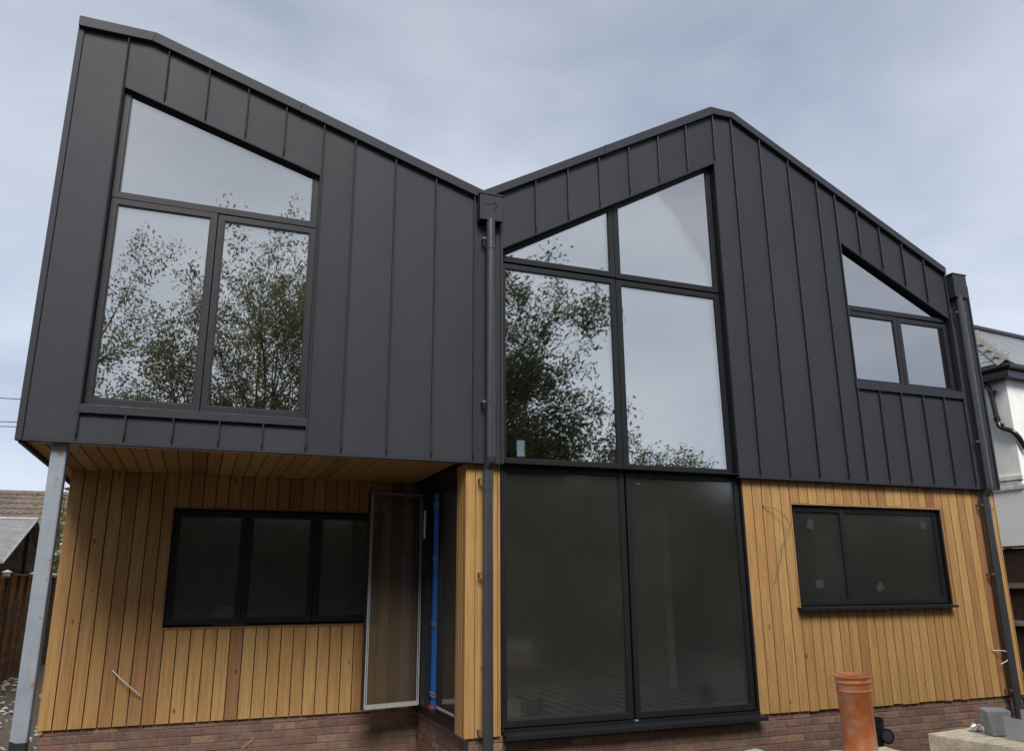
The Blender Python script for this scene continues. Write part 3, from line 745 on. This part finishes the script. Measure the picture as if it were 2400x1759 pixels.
# ================================================================== inside, seen through the sliding doors
pth = []
xx = 2.80; fl = 0
while xx < 5.50:
    ys_ = (.36, 6.0) if not fl else (6.0, .36)
    pth += [(xx, ys_[0]+(.05 if not fl else -.05), .427), (xx, ys_[1]-(.05 if not fl else -.05), .427), (xx+.045, ys_[1], .427), (xx+.125, ys_[1], .427)]
    xx += .17; fl = 1-fl
tag(MB().tube(pth, .0095, 6).build('heating_pipe', WHITEP), 'white underfloor heating pipe looped over the dark floor behind the sliding doors', 'pipe')
bx = empty('carton', (2.93, .46, .435)); tag(bx, 'small white open carton on the floor behind the left sliding door', 'box')
MB().ring([(-.09, 0), (.09, 0), (.09, .16), (-.09, .16)], [(-.085, .004), (.085, .004), (.085, .156), (-.085, .156)], -.06, .06).build('body', WHITEP, bx)
MB().box(-.088, .088, -.058, -.054, 0, .158).build('side', WHITEP, bx)
MB().prism([(.09, .158), (.15, .10), (.153, .104), (.092, .163)], -.06, .06).build('flap', WHITEP, bx)
tb = empty('tool_tub', (3.17, .42, .4375)); tag(tb, 'black plastic tub on the floor behind the left sliding door', 'tub')
MB().lathe([(0, .004), (.075, .004), (.09, .13), (.098, .135), (.098, .142), (.084, .14), (.07, .012), (0, .012)], 20).build('bowl', BLACKP, tb, smooth=True)

# ================================================================== foreground
# orange drain pipe standing on a cream block
op = empty('drain_pipe', (3.215, -3.80, .838)); op.rotation_euler = (R(1.5), R(-2.6), 0)
tag(op, 'orange plastic drain pipe with ribbed collar standing upright, dusty', 'pipe')
OR = mat_orange()
MB().lathe([(.080, 0), (.080, .272), (.083, .277), (.0835, .282), (.0835, .284), (.087, .287), (.087, .293), (.084, .296), (.084, .322), (.0875, .326), (.0885, .332), (.0875, .338), (.085, .341), (.086, .352), (.089, .356), (.089, .361), (.0855, .363), (.081, .352), (.080, .30), (.0745, .29), (.0745, 0)], 48, close=True).build('barrel', OR, op, smooth=True)
MB().lathe([(.0815, .332), (.0785, .337), (.0785, .343), (.0815, .345)], 40).build('rubber_seal', simple('dark_orange_seal', (.30, .085, .03), .6, var=.1), op, smooth=True)  # inner ring in a darker orange than the barrel

def rough_block(name, cx, cy, z0, lx, ly, lz, rz, mat, parent=None, amp=.004, seed=1):
    me = bpy.data.meshes.new(name); bm = bmesh.new(); bmesh.ops.create_cube(bm, size=1)
    bmesh.ops.scale(bm, vec=(lx, ly, lz), verts=bm.verts)
    bmesh.ops.bevel(bm, geom=bm.edges[:], offset=.006, segments=1, affect='EDGES')
    bmesh.ops.subdivide_edges(bm, edges=bm.edges[:], cuts=4, use_grid_fill=True)
    q = random.Random(seed)
    for v in bm.verts: v.co += Vector((q.uniform(-amp, amp), q.uniform(-amp, amp), q.uniform(-amp, amp)*.5))
    bm.to_mesh(me); bm.free()
    o = put(name, me, mat, parent, (cx, cy, z0+lz/2)); o.rotation_euler = (0, 0, rz); return o
BH = .215
# right stack: left corner of the top near (3.96,-3.53)
ang = math.atan2(.037, .367)
def corner_block(cx, cy, lx, ly, rz, z0, lab, grp=None, seed=1):
    c_, s_ = math.cos(rz), math.sin(rz); ox, oy = lx/2, -ly/2
    o = rough_block('building_block', cx+ox*c_-oy*s_, cy+ox*s_+oy*c_, z0, lx, ly, BH-.003, rz, CREAM, seed=seed, amp=.003)
    return tag(o, lab, 'block', grp)
top = .832
corner_block(3.962, -3.527, .60, .62, ang, top-BH, 'large cream building block at the lower right carrying grey offcuts', seed=2)
corner_block(3.04, -3.70, .40, .34, R(-4), top-BH, 'cream building block under the upright orange drain pipe', seed=11)
# grey concrete wedge, cement board offcuts, foil
ck = empty('concrete_offcut', (4.197, -3.757, top)); ck.rotation_euler = (0, 0, R(-18))
tag(ck, 'grey concrete offcut with tapered sides standing on the cream block', 'concrete offcut')
m = MB().add([(0,0,0),(.105,0,0),(.11,.10,0),(.012,.10,0),(-.03,-.012,.13),(.118,-.004,.128),(.14,.105,.135),(.0,.108,.137)], [(0,3,2,1),(4,5,6,7),(0,1,5,4),(1,2,6,5),(2,3,7,6),(3,0,4,7)])
m.build('chunk', CONC, ck, bevel=.004)
def sheet(name, loc, rz, poly, th, label, tilt=0):
    o = MB().prism(poly, 0, th).build(name, CBOARD, None, loc=loc); o.rotation_euler = (R(tilt), 0, rz); return tag(o, label, 'board offcut')
sheet('cement_board', (4.19, -3.845, top), R(-76), [(0, 0), (.27, 0), (.265, .088), (-.012, .115)], .009, 'pale grey flat board offcut leaning in front of the concrete offcut', tilt=-6)
sheet('cement_board', (4.50, -3.70, top), R(-76), [(0, 0), (.36, 0), (.35, .10), (0, .115)], .009, 'pale grey flat board offcut at the right edge behind the other one', tilt=-4)
fm = bpy.data.meshes.new('crumpled_can'); bm = bmesh.new(); bmesh.ops.create_icosphere(bm, subdivisions=3, radius=.033)
q = random.Random(5)
for v in bm.verts:
    k = 1+.22*math.sin(v.co.x*170+1)*math.sin(v.co.y*140)+q.uniform(-.1, .1); v.co *= k; v.co.z *= .62
bm.to_mesh(fm); bm.free()
tag(put('crumpled_foil', fm, FOIL, None, (4.255, -3.60, top+.020)), 'crumpled silver foil lump lying on the cream block', 'foil')
# pale ragged stone at the bottom edge
so = rough_block('stone_slab', 2.97, -3.27, top-BH-.002, .20, .20, .135, R(14), simple('pale_stone', (.40, .43, .41), .9, var=.3, scale=18, bd=.006), amp=.007, seed=21)
tag(so, 'pale greenish grey stone lump poking in at the bottom edge left of the pipe', 'stone')
wb = tag(empty('work_bench', (3.70, -3.70, GZ)), 'rough timber work bench carrying the cream blocks and the orange pipe', 'bench')
BT = top-BH-.004-GZ
for k in range(5): MB().box(-.95, .92, -.56+k*.225, -.56+k*.225+.218, BT-.038, BT).build('plank', FENCEW, wb)
for x in (-.85, .80):
    for y in (-.48, .46): MB().box(x, x+.07, y, y+.07, 0, BT-.039).build('leg', FENCEP, wb)
    MB().box(x+.071, x+.11, -.5, .55, BT-.14, BT-.039).build('cross_rail', FENCEP, wb)
# black gully trap by the wall
gt = empty('gully_trap', (5.83, -1.20, 0)); tag(gt, 'black plastic drain gully with side inlet standing behind the orange pipe', 'gully')
MB().lathe([(.055, GZ), (.055, .30), (.066, .34), (.066, .40), (.072, .405), (.072, .465), (.078, .468), (.078, .482), (.068, .484), (.064, .41), (.05, .40), (.05, .3)], 28, (0, 0, 0)).build('riser', BLACKP, gt, smooth=True)
dv = Vector((-.20, -.93, .06)).normalized(); side = Vector((.055, -.01, .335))
P0 = side-dv*.03; 
MB().tube([P0, side+dv*.05, side+dv*.052, side+dv*.085, side+dv*.086], [.052, .052, .064, .064, .060], 26).build('side_inlet', BLACKP, gt, smooth=True)
MB().tube([side+dv*.0862, side+dv*.088], [.047, .046], 26).build('inlet_plug', simple('dull_black', (.03, .032, .034), .5, var=.2), gt, smooth=True)
# a weed and a dry twig at the foot of the left plinth
def leaves_np(cent, size, rng, flat=.0):
    n = len(cent); cent = np.asarray(cent); a = rng.normal(size=(n, 3)); a[:, 2] *= (1-flat); a /= np.linalg.norm(a, axis=1)[:, None]
    b = rng.normal(size=(n, 3)); b -= a*(a*b).sum(1)[:, None]; b /= np.linalg.norm(b, axis=1)[:, None]
    s = size*rng.uniform(.6, 1.25, size=(n, 1)); nn = np.cross(a, b)
    v = np.stack([cent-a*s, cent+b*s*.42+nn*s*.12, cent+a*s, cent-b*s*.42+nn*s*.12], 1).reshape(-1, 3)
    f = np.arange(4*n).reshape(-1, 4); return v, f
def leaf_obj(name, cent, size, mat, parent, seed, flat=0):
    v, f = leaves_np(cent, size, np.random.default_rng(seed), flat)
    me = bpy.data.meshes.new(name); me.vertices.add(len(v)); me.vertices.foreach_set('co', v.ravel())
    me.loops.add(f.size); me.loops.foreach_set('vertex_index', f.ravel()); me.polygons.add(len(f))
    me.polygons.foreach_set('loop_start', np.arange(0, f.size, 4)); me.polygons.foreach_set('loop_total', np.full(len(f), 4))
    me.update(calc_edges=True); return put(name, me, mat, parent)
wd = empty('weed', (0.02, .60, GZ)); tag(wd, 'small green weed at the foot of the left brick plinth', 'plant')
mb = MB(); cs = []
q = random.Random(9)
for k in range(9):
    a = q.uniform(0, 6.28); h = q.uniform(.22, .40); e = (math.cos(a)*q.uniform(.04, .14), math.sin(a)*.1, h)
    mb.tube(bez([(0, 0, 0), (e[0]*.4, e[1]*.4, h*.6), e], 4), [.004]*8+[.002], 5)
    for j in range(12): t = q.uniform(.45, 1.05); cs.append((e[0]*t+q.gauss(0, .015), e[1]*t+q.gauss(0, .015), h*t+q.gauss(0, .012)))
mb.build('stem', simple('weed_stem', (.12, .15, .05), .7), wd); leaf_obj('foliage', cs, .024, LEAF_GR, wd, 4)
tw = MB().tube(bez([(.36, .75, GZ), (.42, .74, .12), (.50, .73, .28), (.60, .72, .375)], 5), [.006]*12+[.004]*3+[.0025], 6)
tw.tube([(.49, .73, .26), (.50, .71, .31)], [.003, .002], 5)
tag(tw.build('dry_twig', simple('straw', (.30, .22, .11), .8)), 'thin dry straw coloured twig in front of the left brick plinth', 'twig')

# ================================================================== left: fence, shed, bungalow, shrub, wires
FX = -2.40
fe = tag(empty('garden_fence', (FX, 3.6, .3)), 'weathered lap panel fence with dark posts beyond the steel post', 'fence')
def fl_(x, y, z): return (x-FX, y-3.6, z-.3)
q = random.Random(12)
for pi, (y0, y1, zt) in enumerate(((3.62, 5.44, 1.835), (5.56, 7.36, 1.878), (7.46, 9.26, 1.885), (9.36, 11.16, 1.89))):
    n = 11
    for r in range(n):
        zc = zt-.03-r*.142; m = MB(); k = 10; vs = []
        ph = q.uniform(0, 6)
        for i in range(k+1):
            y = y0+(y1-y0)*i/k; w = .010*math.sin(ph+i*1.1)+q.uniform(-.004, .004)
            vs += [fl_(FX+.006, y, zc), fl_(FX+.020, y, zc-.155+w), fl_(FX+.012, y, zc-.155+w), fl_(FX-.002, y, zc)]
        fs = []
        for i in range(k):
            for j in range(4): fs.append((4*i+j, 4*i+(j+1)%4, 4*i+4+(j+1)%4, 4*i+4+j))
        fs += [(0, 1, 2, 3), (4*k+3, 4*k+2, 4*k+1, 4*k)]
        m.add(vs, fs).build('fence_board', FENCEW, fe)
    for yy in np.linspace(y0+.02, y1-.05, 4):
        a = fl_(FX+.022, float(yy), zt-1.6); b = fl_(FX+.050, float(yy)+.035, zt-.02); MB().box(a[0], b[0], a[1], b[1], a[2], b[2]).build('batten', FENCEP, fe)
    a = fl_(FX-.02, y0, zt-.022); b = fl_(FX+.055, y1, zt); MB().box(a[0], b[0], a[1], b[1], a[2], b[2]).build('cap_rail', FENCEC, fe)
for yp in (3.56, 5.50, 7.41, 9.31, 11.2):
    a = fl_(FX-.045, yp-.05, GZ); b = fl_(FX+.05, yp+.045, 1.875+.006*(yp-3.5)); MB().box(a[0], b[0], a[1], b[1], a[2], b[2]).build('fence_post', FENCEP, fe)
    cx, cy, cz = fl_(FX+.002, yp, 1.8752+.006*(yp-3.5)); MB().add([(cx-.06,cy-.06,cz),(cx+.06,cy-.06,cz),(cx+.06,cy+.06,cz),(cx-.06,cy+.06,cz),(cx,cy,cz+.035)], [(0,3,2,1),(0,1,4),(1,2,4),(2,3,4),(3,0,4)]).build('post_cap', FENCEC, fe)

sh = tag(empty('shed', (-3.8, 8.0, .2)), 'old garden shed with grey felt roof and dark boarded gable behind the fence', 'shed')
def s3(x, y, z): return (x+3.8, y-8.0, z-.2)
gx = -2.68
for r in range(14):                                    # gable boards
    z0 = .3+r*.165; z1 = z0+.172
    def hw(z): return 1.86 if z < 2.05 else max(0, (2.74-z)/.70*1.86)
    w0, w1_ = hw(z0), hw(min(z1, 2.73))
    if w0 < .05: break
    MB().add([s3(gx+.018, 8-w0, z0), s3(gx+.018, 8+w0, z0), s3(gx, 8+w1_, min(z1, 2.73)), s3(gx, 8-w1_, min(z1, 2.73)), s3(gx-.02, 8-w0, z0), s3(gx-.02, 8+w0, z0), s3(gx-.02, 8+w1_, min(z1, 2.73)), s3(gx-.02, 8-w1_, min(z1, 2.73))],
             [(0,1,2,3),(7,6,5,4),(0,4,5,1),(1,5,6,2),(2,6,7,3),(3,7,4,0)]).build('gable_board', SHEDW, sh)
a = s3(gx+.019, 7.97, .3); b = s3(gx+.055, 8.05, 2.55); MB().box(a[0], b[0], a[1], b[1], a[2], b[2]).build('corner_post', FENCEP, sh)
a = s3(-5.6, 6.2, .1); b = s3(gx-.022, 9.8, 2.02); MB().box(a[0], b[0], a[1], b[1], a[2], b[2]).build('body', SHEDW, sh)
for sgn in (-1, 1):
    e0 = s3(-5.8, 8+sgn*2.02, 2.045); r0 = s3(-5.8, 8, 2.775)
    e1x = s3(-2.56, 0, 0)[0]
    vs = [(e0[0], e0[1], e0[2]), (e1x, e0[1], e0[2]), (e1x, r0[1], r0[2]), (e0[0], r0[1], r0[2])]
    vs += [(x, y, z-.03) for x, y, z in vs]
    MB().add(vs, [(0,1,2,3),(7,6,5,4),(0,4,5,1),(1,5,6,2),(2,6,7,3),(3,7,4,0)]).build('roof', FELT, sh)
    a, b = Vector((e1x, e0[1], e0[2]-.012)), Vector((e1x, r0[1], r0[2]-.012))
    MB().tube([a, b], .016, 6).build('verge_strip', simple('pale_edge', (.30, .32, .33), .7, var=.2), sh)
rr = s3(-5.8, 8, 2.79); MB().tube([rr, (s3(-2.54, 0, 0)[0], rr[1], rr[2])], .022, 8).build('ridge_roll', simple('pale_felt', (.36, .38, .39), .8, var=.2), sh)

bg_ = tag(empty('bungalow', (-4.0, 14.6, GZ)), 'bungalow with brown ridged tile roof beyond the shed', 'house')
def b3(x, y, z): return (x+4.0, y-14.6, z-GZ)
e_y, e_z, r_y, r_z = 12.0, 2.60, 14.6, 3.86
sl = math.atan2(r_z-e_z, r_y-e_y); slen = math.hypot(r_y-e_y, r_z-e_z)
def roofslab(ya, za, yb, zb, off):
    vs = [b3(-12, ya, za-off), b3(3.5, ya, za-off), b3(3.5, yb, zb-off), b3(-12, yb, zb-off)]; vs += [(x, y, z-.06) for x, y, z in vs]
    return MB().add(vs, [(0,1,2,3),(7,6,5,4),(0,4,5,1),(1,5,6,2),(2,6,7,3),(3,7,4,0)])
roofslab(e_y, e_z, r_y, r_z, .03).build('roof', TILE, bg_); roofslab(17.2, e_z, r_y, r_z, .03).build('roof', TILE, bg_)
TW, TG = .30, .325
tm = MB(); k = 12; vs = []
for i in range(k+1):
    u = i/k; hz_ = .022*max(0, math.sin(u*2*math.pi*2-.6))**1.0 if True else 0
    vs += [(u*TW, 0, .030+hz_), (u*TW, TG+.05, .004+hz_), (u*TW, 0, hz_+.002)]
tm.add(vs, [(3*i, 3*i+3, 3*i+4, 3*i+1) for i in range(k)]+[(3*i, 3*i+2, 3*i+5, 3*i+3) for i in range(k)])
TM = tm.mesh('roof_tile', True); TM.materials.append(TILE)
rows = int(slen/TG)
for r in range(rows+1):
    for c in range(13):
        x = -5.9+c*TW+(.0); s = r*TG
        if s > slen-.12: continue
        o = put('roof_tile', TM, TILE, bg_, b3(x, e_y+s*math.cos(sl), e_z-.025+s*math.sin(sl))); o.rotation_euler = (sl, 0, 0)
MB().tube([b3(-12, r_y, r_z+.0), b3(3.5, r_y, r_z+.0)], .085, 10).build('ridge_tile', TILE, bg_, smooth=True)
MB().tube([b3(-12, e_y-.06, e_z-.06), b3(3.5, e_y-.06, e_z-.06)], .06, 8).build('gutter', UPVC, bg_)
a = b3(-12, e_y, e_z-.24); b = b3(3.5, e_y+.03, e_z-.06); MB().box(a[0], b[0], a[1], b[1], a[2], b[2]).build('fascia', UPVC, bg_)
a = b3(-11.7, e_y+.3, GZ); b = b3(3.2, 16.9, e_z-.02); MB().box(a[0], b[0], a[1], b[1], a[2], b[2]).build('wall', simple('red_brick_far', (.16, .085, .06), .9, var=.3, scale=6), bg_)

# ---- plants
def grow(mb, tips, p, d, ln, r0, lvl, q, P):
    n = 5; pts = [p]; dd = d.copy()
    for i in range(n):
        dd = (dd+Vector((q.gauss(0, P['wob']), q.gauss(0, P['wob']), q.gauss(0, P['wob'])+P['up']))).normalized(); pts.append(pts[-1]+dd*(ln/n))
    mb.tube(pts, [r0*(1-.55*i/n) for i in range(n+1)], 7 if lvl < 2 else 4, caps=False)
    if lvl >= P['lv']: tips.append((pts[2], pts[-1])); return
    if lvl >= P['lv']-1: tips.append((pts[3], pts[-1]))
    nc = P['nc'][lvl]
    for k in range(nc):
        i = q.randint(2, n) if lvl else q.randint(P.get('lo', 2), n); base = pts[i]
        az = q.uniform(0, 6.283)+k*2.4; sp = q.uniform(.45, 1.0)*P['sp']
        o = dd.orthogonal().normalized(); o.rotate(Matrix.Rotation(az, 3, dd)); nd_ = (dd*math.cos(sp)+o*math.sin(sp)).normalized()
        grow(mb, tips, base, nd_, ln*q.uniform(*P['sh']), r0*(1-.55*i/n)*.66, lvl+1, q, P)
    grow(mb, tips, pts[-1], dd, ln*P['sh'][1]*.9, r0*.45, lvl+1, q, P)
def tree(name, loc, label, cat, group, P, leafm, seed, lsize, per, spread, trunk, rad, lean=(0, 0)):
    e = tag(empty(name, loc), label, cat, group); q = random.Random(seed); mb = MB(); tips = []
    grow(mb, tips, Vector((0, 0, -.1)), Vector((lean[0], lean[1], 1)).normalized(), trunk, rad, 0, q, P)
    me = bpy.data.meshes.new('trunk'); me.from_pydata(mb.v, [], mb.f); me.shade_smooth(); put('trunk', me, BARK, e)
    cs = []
    for a, b in tips:
        for k in range(per):
            t = q.uniform(0, 1.15); c = a+(b-a)*t; cs.append((c.x+q.gauss(0, spread), c.y+q.gauss(0, spread), c.z+q.gauss(0, spread)-.04))
    leaf_obj('crown', cs, lsize, leafm, e, seed)
    return e
ASH = dict(wob=.11, up=.03, lv=5, nc=[6, 4, 3, 3, 2], sp=.95, sh=(.58, .78), lo=1)
tree('ash_tree', (-1.7, -12.0, GZ), 'tall airy ash tree mirrored in the left half of the upper left window', 'tree', None, ASH, LEAF_ASH, 5, .052, 24, .10, 3.75, .17, lean=(.05, 0))
tree('ash_tree', (1.3, -12.8, GZ), 'tall airy ash tree mirrored in the right half of the upper left window', 'tree', None, ASH, LEAF_ASH, 14, .052, 24, .10, 3.9, .17, lean=(-.02, 0))
tree('ash_tree', (5.5, -12.4, GZ), 'tall leafy tree mirrored in the left half of the tall central window', 'tree', None, ASH, LEAF_DK, 8, .054, 42, .12, 3.75, .20, lean=(.03, 0))
BSH = dict(wob=.12, up=.03, lv=3, nc=[7, 6, 5], sp=1.0, sh=(.58, .82), lo=1)
for k, (x, y, hh, lab) in enumerate(((-6.5, -13.0, 1.9, 'broad garden shrub at the far left behind the camera'), (2.6, -14.6, 2.1, 'broad garden shrub between the tall trees behind the camera'), (9.6, -13.4, 2.3, 'broad garden shrub right of the leafy tree behind the camera'), (11.6, -12.4, 2.75, 'bushy small tree mirrored at the foot of the tall window'), (14.4, -12.6, 2.55, 'bushy small tree mirrored at the lower right of the tall window'), (17.8, -13.4, 2.6, 'broad garden shrub at the far right behind the camera'), (21.5, -14, 2.2, 'garden shrub farthest right behind the camera'))):
    tree('garden_shrub', (x, y, GZ), lab, 'shrub', 'shrubs in the garden behind the camera', BSH, LEAF_DK, 20+k, .060, 80, .12, hh, .10)
# dense hedge along the garden end
hg = tag(empty('hedge', (5, -16.5, GZ)), 'long dark evergreen hedge along the garden end behind the camera', 'hedge')
rng = np.random.default_rng(2); nH = 60000
hx = rng.uniform(-30, 45, nH); hz_ = rng.uniform(0, 1, nH)**.8*(4.9+.3*np.sin(hx*.9)+.25*np.sin(hx*2.3+1)); hy = rng.uniform(-.9, .9, nH)
leaf_obj('foliage', np.stack([hx, hy, hz_], 1), .11, LEAF_DK, hg, 3)
MB().box(-30, 45, -.45, .45, 0, 4.3).build('hedge_core', simple('dark_hedge_green', (.05, .06, .03), .95, var=.5, scale=3), hg)  # solid core in a darker green than the leaves

tree('garden_shrub', (.95, 17.6, GZ), 'bright green shrub glimpsed through the low left window', 'shrub', None, BSH, mat_leaf('lime_leaf', [(.20, .38, .05), (.26, .46, .06), (.17, .33, .05)], .4), 44, .07, 50, .18, 1.0, .06)
SHR = dict(wob=.16, up=.0, lv=2, nc=[5, 5], sp=.9, sh=(.55, .8), lo=3)
tree('sumac_shrub', (-3.02, 10.6, GZ), 'yellow green shrub growing up between the shed and the bungalow', 'shrub', None, SHR, LEAF_YL, 31, .11, 34, .14, 2.05, .06, lean=(.04, 0))

for k, (z0, z1) in enumerate(((5.60, 5.70), (5.15, 5.35), (5.10, 5.32))):
    pts = [(-34+t*36, 12+.3*k, (z0-2.4)+(z1+.62-z0+2.4)*(t**1.25) if False else z0+(z1-z0)/.4*(-34+t*36+4.2)*.45*.12+((t-.83)**2)*1.5) for t in np.linspace(0, 1, 14)]
    tag(MB().tube(pts, .009, 5).build('overhead_wire', BLACKG), ('uppermost overhead wire crossing the sky at the left', 'middle overhead wire crossing the sky at the left', 'lowest overhead wire crossing the sky at the left')[k], 'wire', 'overhead wires')

# ================================================================== right: fence and neighbouring house
RX = 10.62
rf = tag(empty('boundary_fence', (RX, 0, GZ)), 'dark brown boarded fence between the house and the white neighbour', 'fence')
q = random.Random(6); y = -1.6
while y < 6:
    MB().box(-.004+q.uniform(-.003, .003), .014, y, y+.112, .02, 2.12-GZ+q.uniform(-.006, .006)).build('fence_board', FENCED, rf); y += .117
for z in (.45, 1.12, 1.62): MB().box(-.042, -.0075, -1.6, 6, z-.035-GZ, z+.035-GZ).build('rail', FENCEW, rf)
MB().box(-.03, .03, -1.6, 6, 2.128-GZ, 2.155-GZ).build('cap_rail', FENCED, rf)
for yp in (.2, 2.1, 4.0): MB().box(-.10, -.043, yp, yp+.09, 0, 2.1-GZ).build('fence_post', FENCEP, rf)

NB = tag(empty('neighbour_house', (14.0, 3.0, GZ), R(6)), 'white rendered neighbouring house with wet slate hipped roof at the right', 'house')
ez = 5.42-GZ           # eaves
MB().box(0, 9, 0, 3.6, 0, ez-.02).build('wall', RENDER, NB)
def slab(vs, th, name, mat):
    V_ = [Vector(v) for v in vs]; nrm = (V_[1]-V_[0]).cross(V_[-1]-V_[0]).normalized()*th
    n = len(vs); MB().add([tuple(v) for v in V_]+[tuple(v-nrm) for v in V_], [tuple(range(n)), tuple(range(2*n-1, n-1, -1))]+[(i, i+n, (i+1)%n+n, (i+1)%n) for i in range(n)]).build(name, mat, NB)
ov = .15; rs = 1.56; ry = 1.8; pz = ez+.25     # overhang, rise
sp = rs/(ry+ov)
slab([(-ov, -ov, pz), (9, -ov, pz), (9, ry, pz+rs), (ry, ry, pz+rs)], .05, 'roof', SLATE)
slab([(-ov, 3.6+ov, pz), (-ov, -ov, pz), (ry, ry, pz+rs)], .05, 'roof', SLATE)
slab([(9, 3.6+ov, pz), (-ov, 3.6+ov, pz), (ry, ry, pz+rs), (9, ry, pz+rs)], .05, 'roof', SLATE)
th = math.atan(sp); G = .205; ls = (ry+ov)/math.cos(th); nr = int(ls/G)
def slate_mesh(w): return MB().add([(0,0,.016),(w,0,.016),(w,.38,.004),(0,.38,.004),(0,0,.006),(w,0,.006)], [(0,1,2,3),(4,5,1,0)]).mesh('slate')
SM = {}
def slate(x, s, w, face):
    k = round(w, 2)
    if k not in SM: SM[k] = slate_mesh(k)
    cs_, sn = math.cos(th), math.sin(th)
    if face == 'f':
        o = put('slate', SM[k], SLATE, NB, (x, -ov+s*cs_, pz+s*sn+.004)); o.rotation_euler = (th, 0, 0)
    else:
        o = put('slate', SM[k], SLATE, NB, (-ov+s*cs_, 3.6+ov-x, pz+s*sn+.004)); o.rotation_euler = (th, 0, R(-90))
for r in range(nr):
    s = r*G; ins = s*math.cos(th); x = -ov+ins+.06
    if r % 2: x += .15
    while x < 4.4: slate(x, s, .295, 'f'); x += .30
    x = ins+.08+(.15 if r % 2 else 0)
    while x < 3.6+2*ov-ins-.2: slate(x, s, min(.295, 3.6+2*ov-ins-.05-x), 'l'); x += .30
# hip tiles
hv = Vector((ry+ov, ry+ov, rs)); hl = hv.length; hd = hv.normalized(); p0 = Vector((-ov-.03, -ov-.03, pz+.03))
perp = Vector((1, -1, 0)).normalized(); k = 0; s = 0
while s < hl-.1:
    a = p0+hd*s+Vector((0, 0, .035)); b = p0+hd*(s+.30)+Vector((0, 0, .012)); dn = Vector((0, 0, -.115)); wv = perp*.155
    vs = [a+wv+dn, a, a-wv+dn, b+wv+dn, b, b-wv+dn]; vs2 = [v+Vector((0, 0, -.018)) for v in vs]
    MB().add([tuple(v) for v in vs+vs2], [(0,1,4,3),(1,2,5,4),(6,9,10,7),(7,10,11,8),(0,6,7,1),(1,7,8,2),(0,3,9,6),(2,8,11,5)]).build('hip_tile', HIPT, NB)
    s += .265
MB().tube([(ry-.1, ry, pz+rs+.03), (9, ry, pz+rs+.03)], .085, 12).build('ridge_tile', BLACKG, NB, smooth=True)
# fascia, gutter, soffit
MB().box(-ov, 9, -ov, .02, ez-.02, ez).build('soffit', BLACKG, NB); MB().box(-ov, .02, .02, 3.6+ov, ez-.02, ez).build('soffit', BLACKG, NB)
MB().box(-ov-.02, 9, -ov-.02, -ov, ez-.03, pz-.05).build('fascia', BLACKG, NB); MB().box(-ov-.02, -ov, -ov, 3.6+ov, ez-.03, pz-.05).build('fascia', BLACKG, NB)
MB().tube([(-ov-.08, 3.6+ov, ez+.17), (-ov-.07, -ov-.07, ez+.17), (9, -ov-.07, ez+.17)], .055, 10).build('gutter', BLACKG, NB, smooth=True)
# painted brick string course
bw = 0
for r in range(3):
    z = 3.345-GZ+r*.078; y = -.0
    MB().box(-.035-.012*(r == 2), .0-.001, -.03, 3.6, z-.004, z+.0715).build('string_course', WBRICK, NB) if r == 2 else None
    if r < 2:
        y = -.03+(.11 if r % 2 else 0)
        while y < 3.4: MB().box(-.034, -.001, y, y+.205, z, z+.066).build('painted_brick', WBRICK, NB, bevel=.004); y += .218
        x = .0
    else: pass
MB().box(-.03, -.002, -.0, 3.6, 3.325-GZ, 3.47-GZ).build('string_course', RENDER, NB)
# waste pipe on the side wall
MB().tube(bez([(-.06, .62, ez+.02), (-.06, .41, ez-.05), (-.06, .31, ez-.13), (-.06, .285, ez-.24)], 5), .046, 12).build('downpipe', BLACKG, NB, smooth=True)
MB().tube([(-.06, .285, ez-.2), (-.06, .245, ez-.80), (-.06, .225, ez-.90), (-.06, .17, ez-.95), (-.06, .02, ez-1.02), (-.05, -.04, ez-1.08), (.0, -.065, ez-1.16), (.14, -.07, ez-1.36)], .046, 12).build('downpipe', BLACKG, NB, smooth=True)
for y, z in ((.28, ez-.24), (.246, ez-.76)): MB().lathe([(.046, -.035), (.060, -.035), (.060, .035), (.046, .035)], 16, (-.06, y, z)).build('pipe_collar', BLACKG, NB, smooth=True)
MB().tube([(-.06, .26, ez-.23), (-.06, .17, ez-.225)], .022, 8).build('pipe_clip', BLACKG, NB); MB().tube([(-.07, .17, ez-.98), (-.07, .15, ez-.86)], .026, 8).build('pipe_clip', BLACKG, NB)
nw = empty('window', parent=NB)
MB().ring([(.35, 2.55-GZ), (1.6, 2.55-GZ), (1.6, 3.95-GZ), (.35, 3.95-GZ)], [(.42, 2.62-GZ), (1.53, 2.62-GZ), (1.53, 3.88-GZ), (.42, 3.88-GZ)], -.02, .0-.001).build('frame', UPVC, nw)
MB().box(.42, 1.53, -.006, -.002, 2.62-GZ, 3.88-GZ).build('pane', GLASSD, nw)
MB().box(.30, 1.65, -.07, -.021, 3.95-GZ, 4.02-GZ).build('lintel', BLACKG, nw)
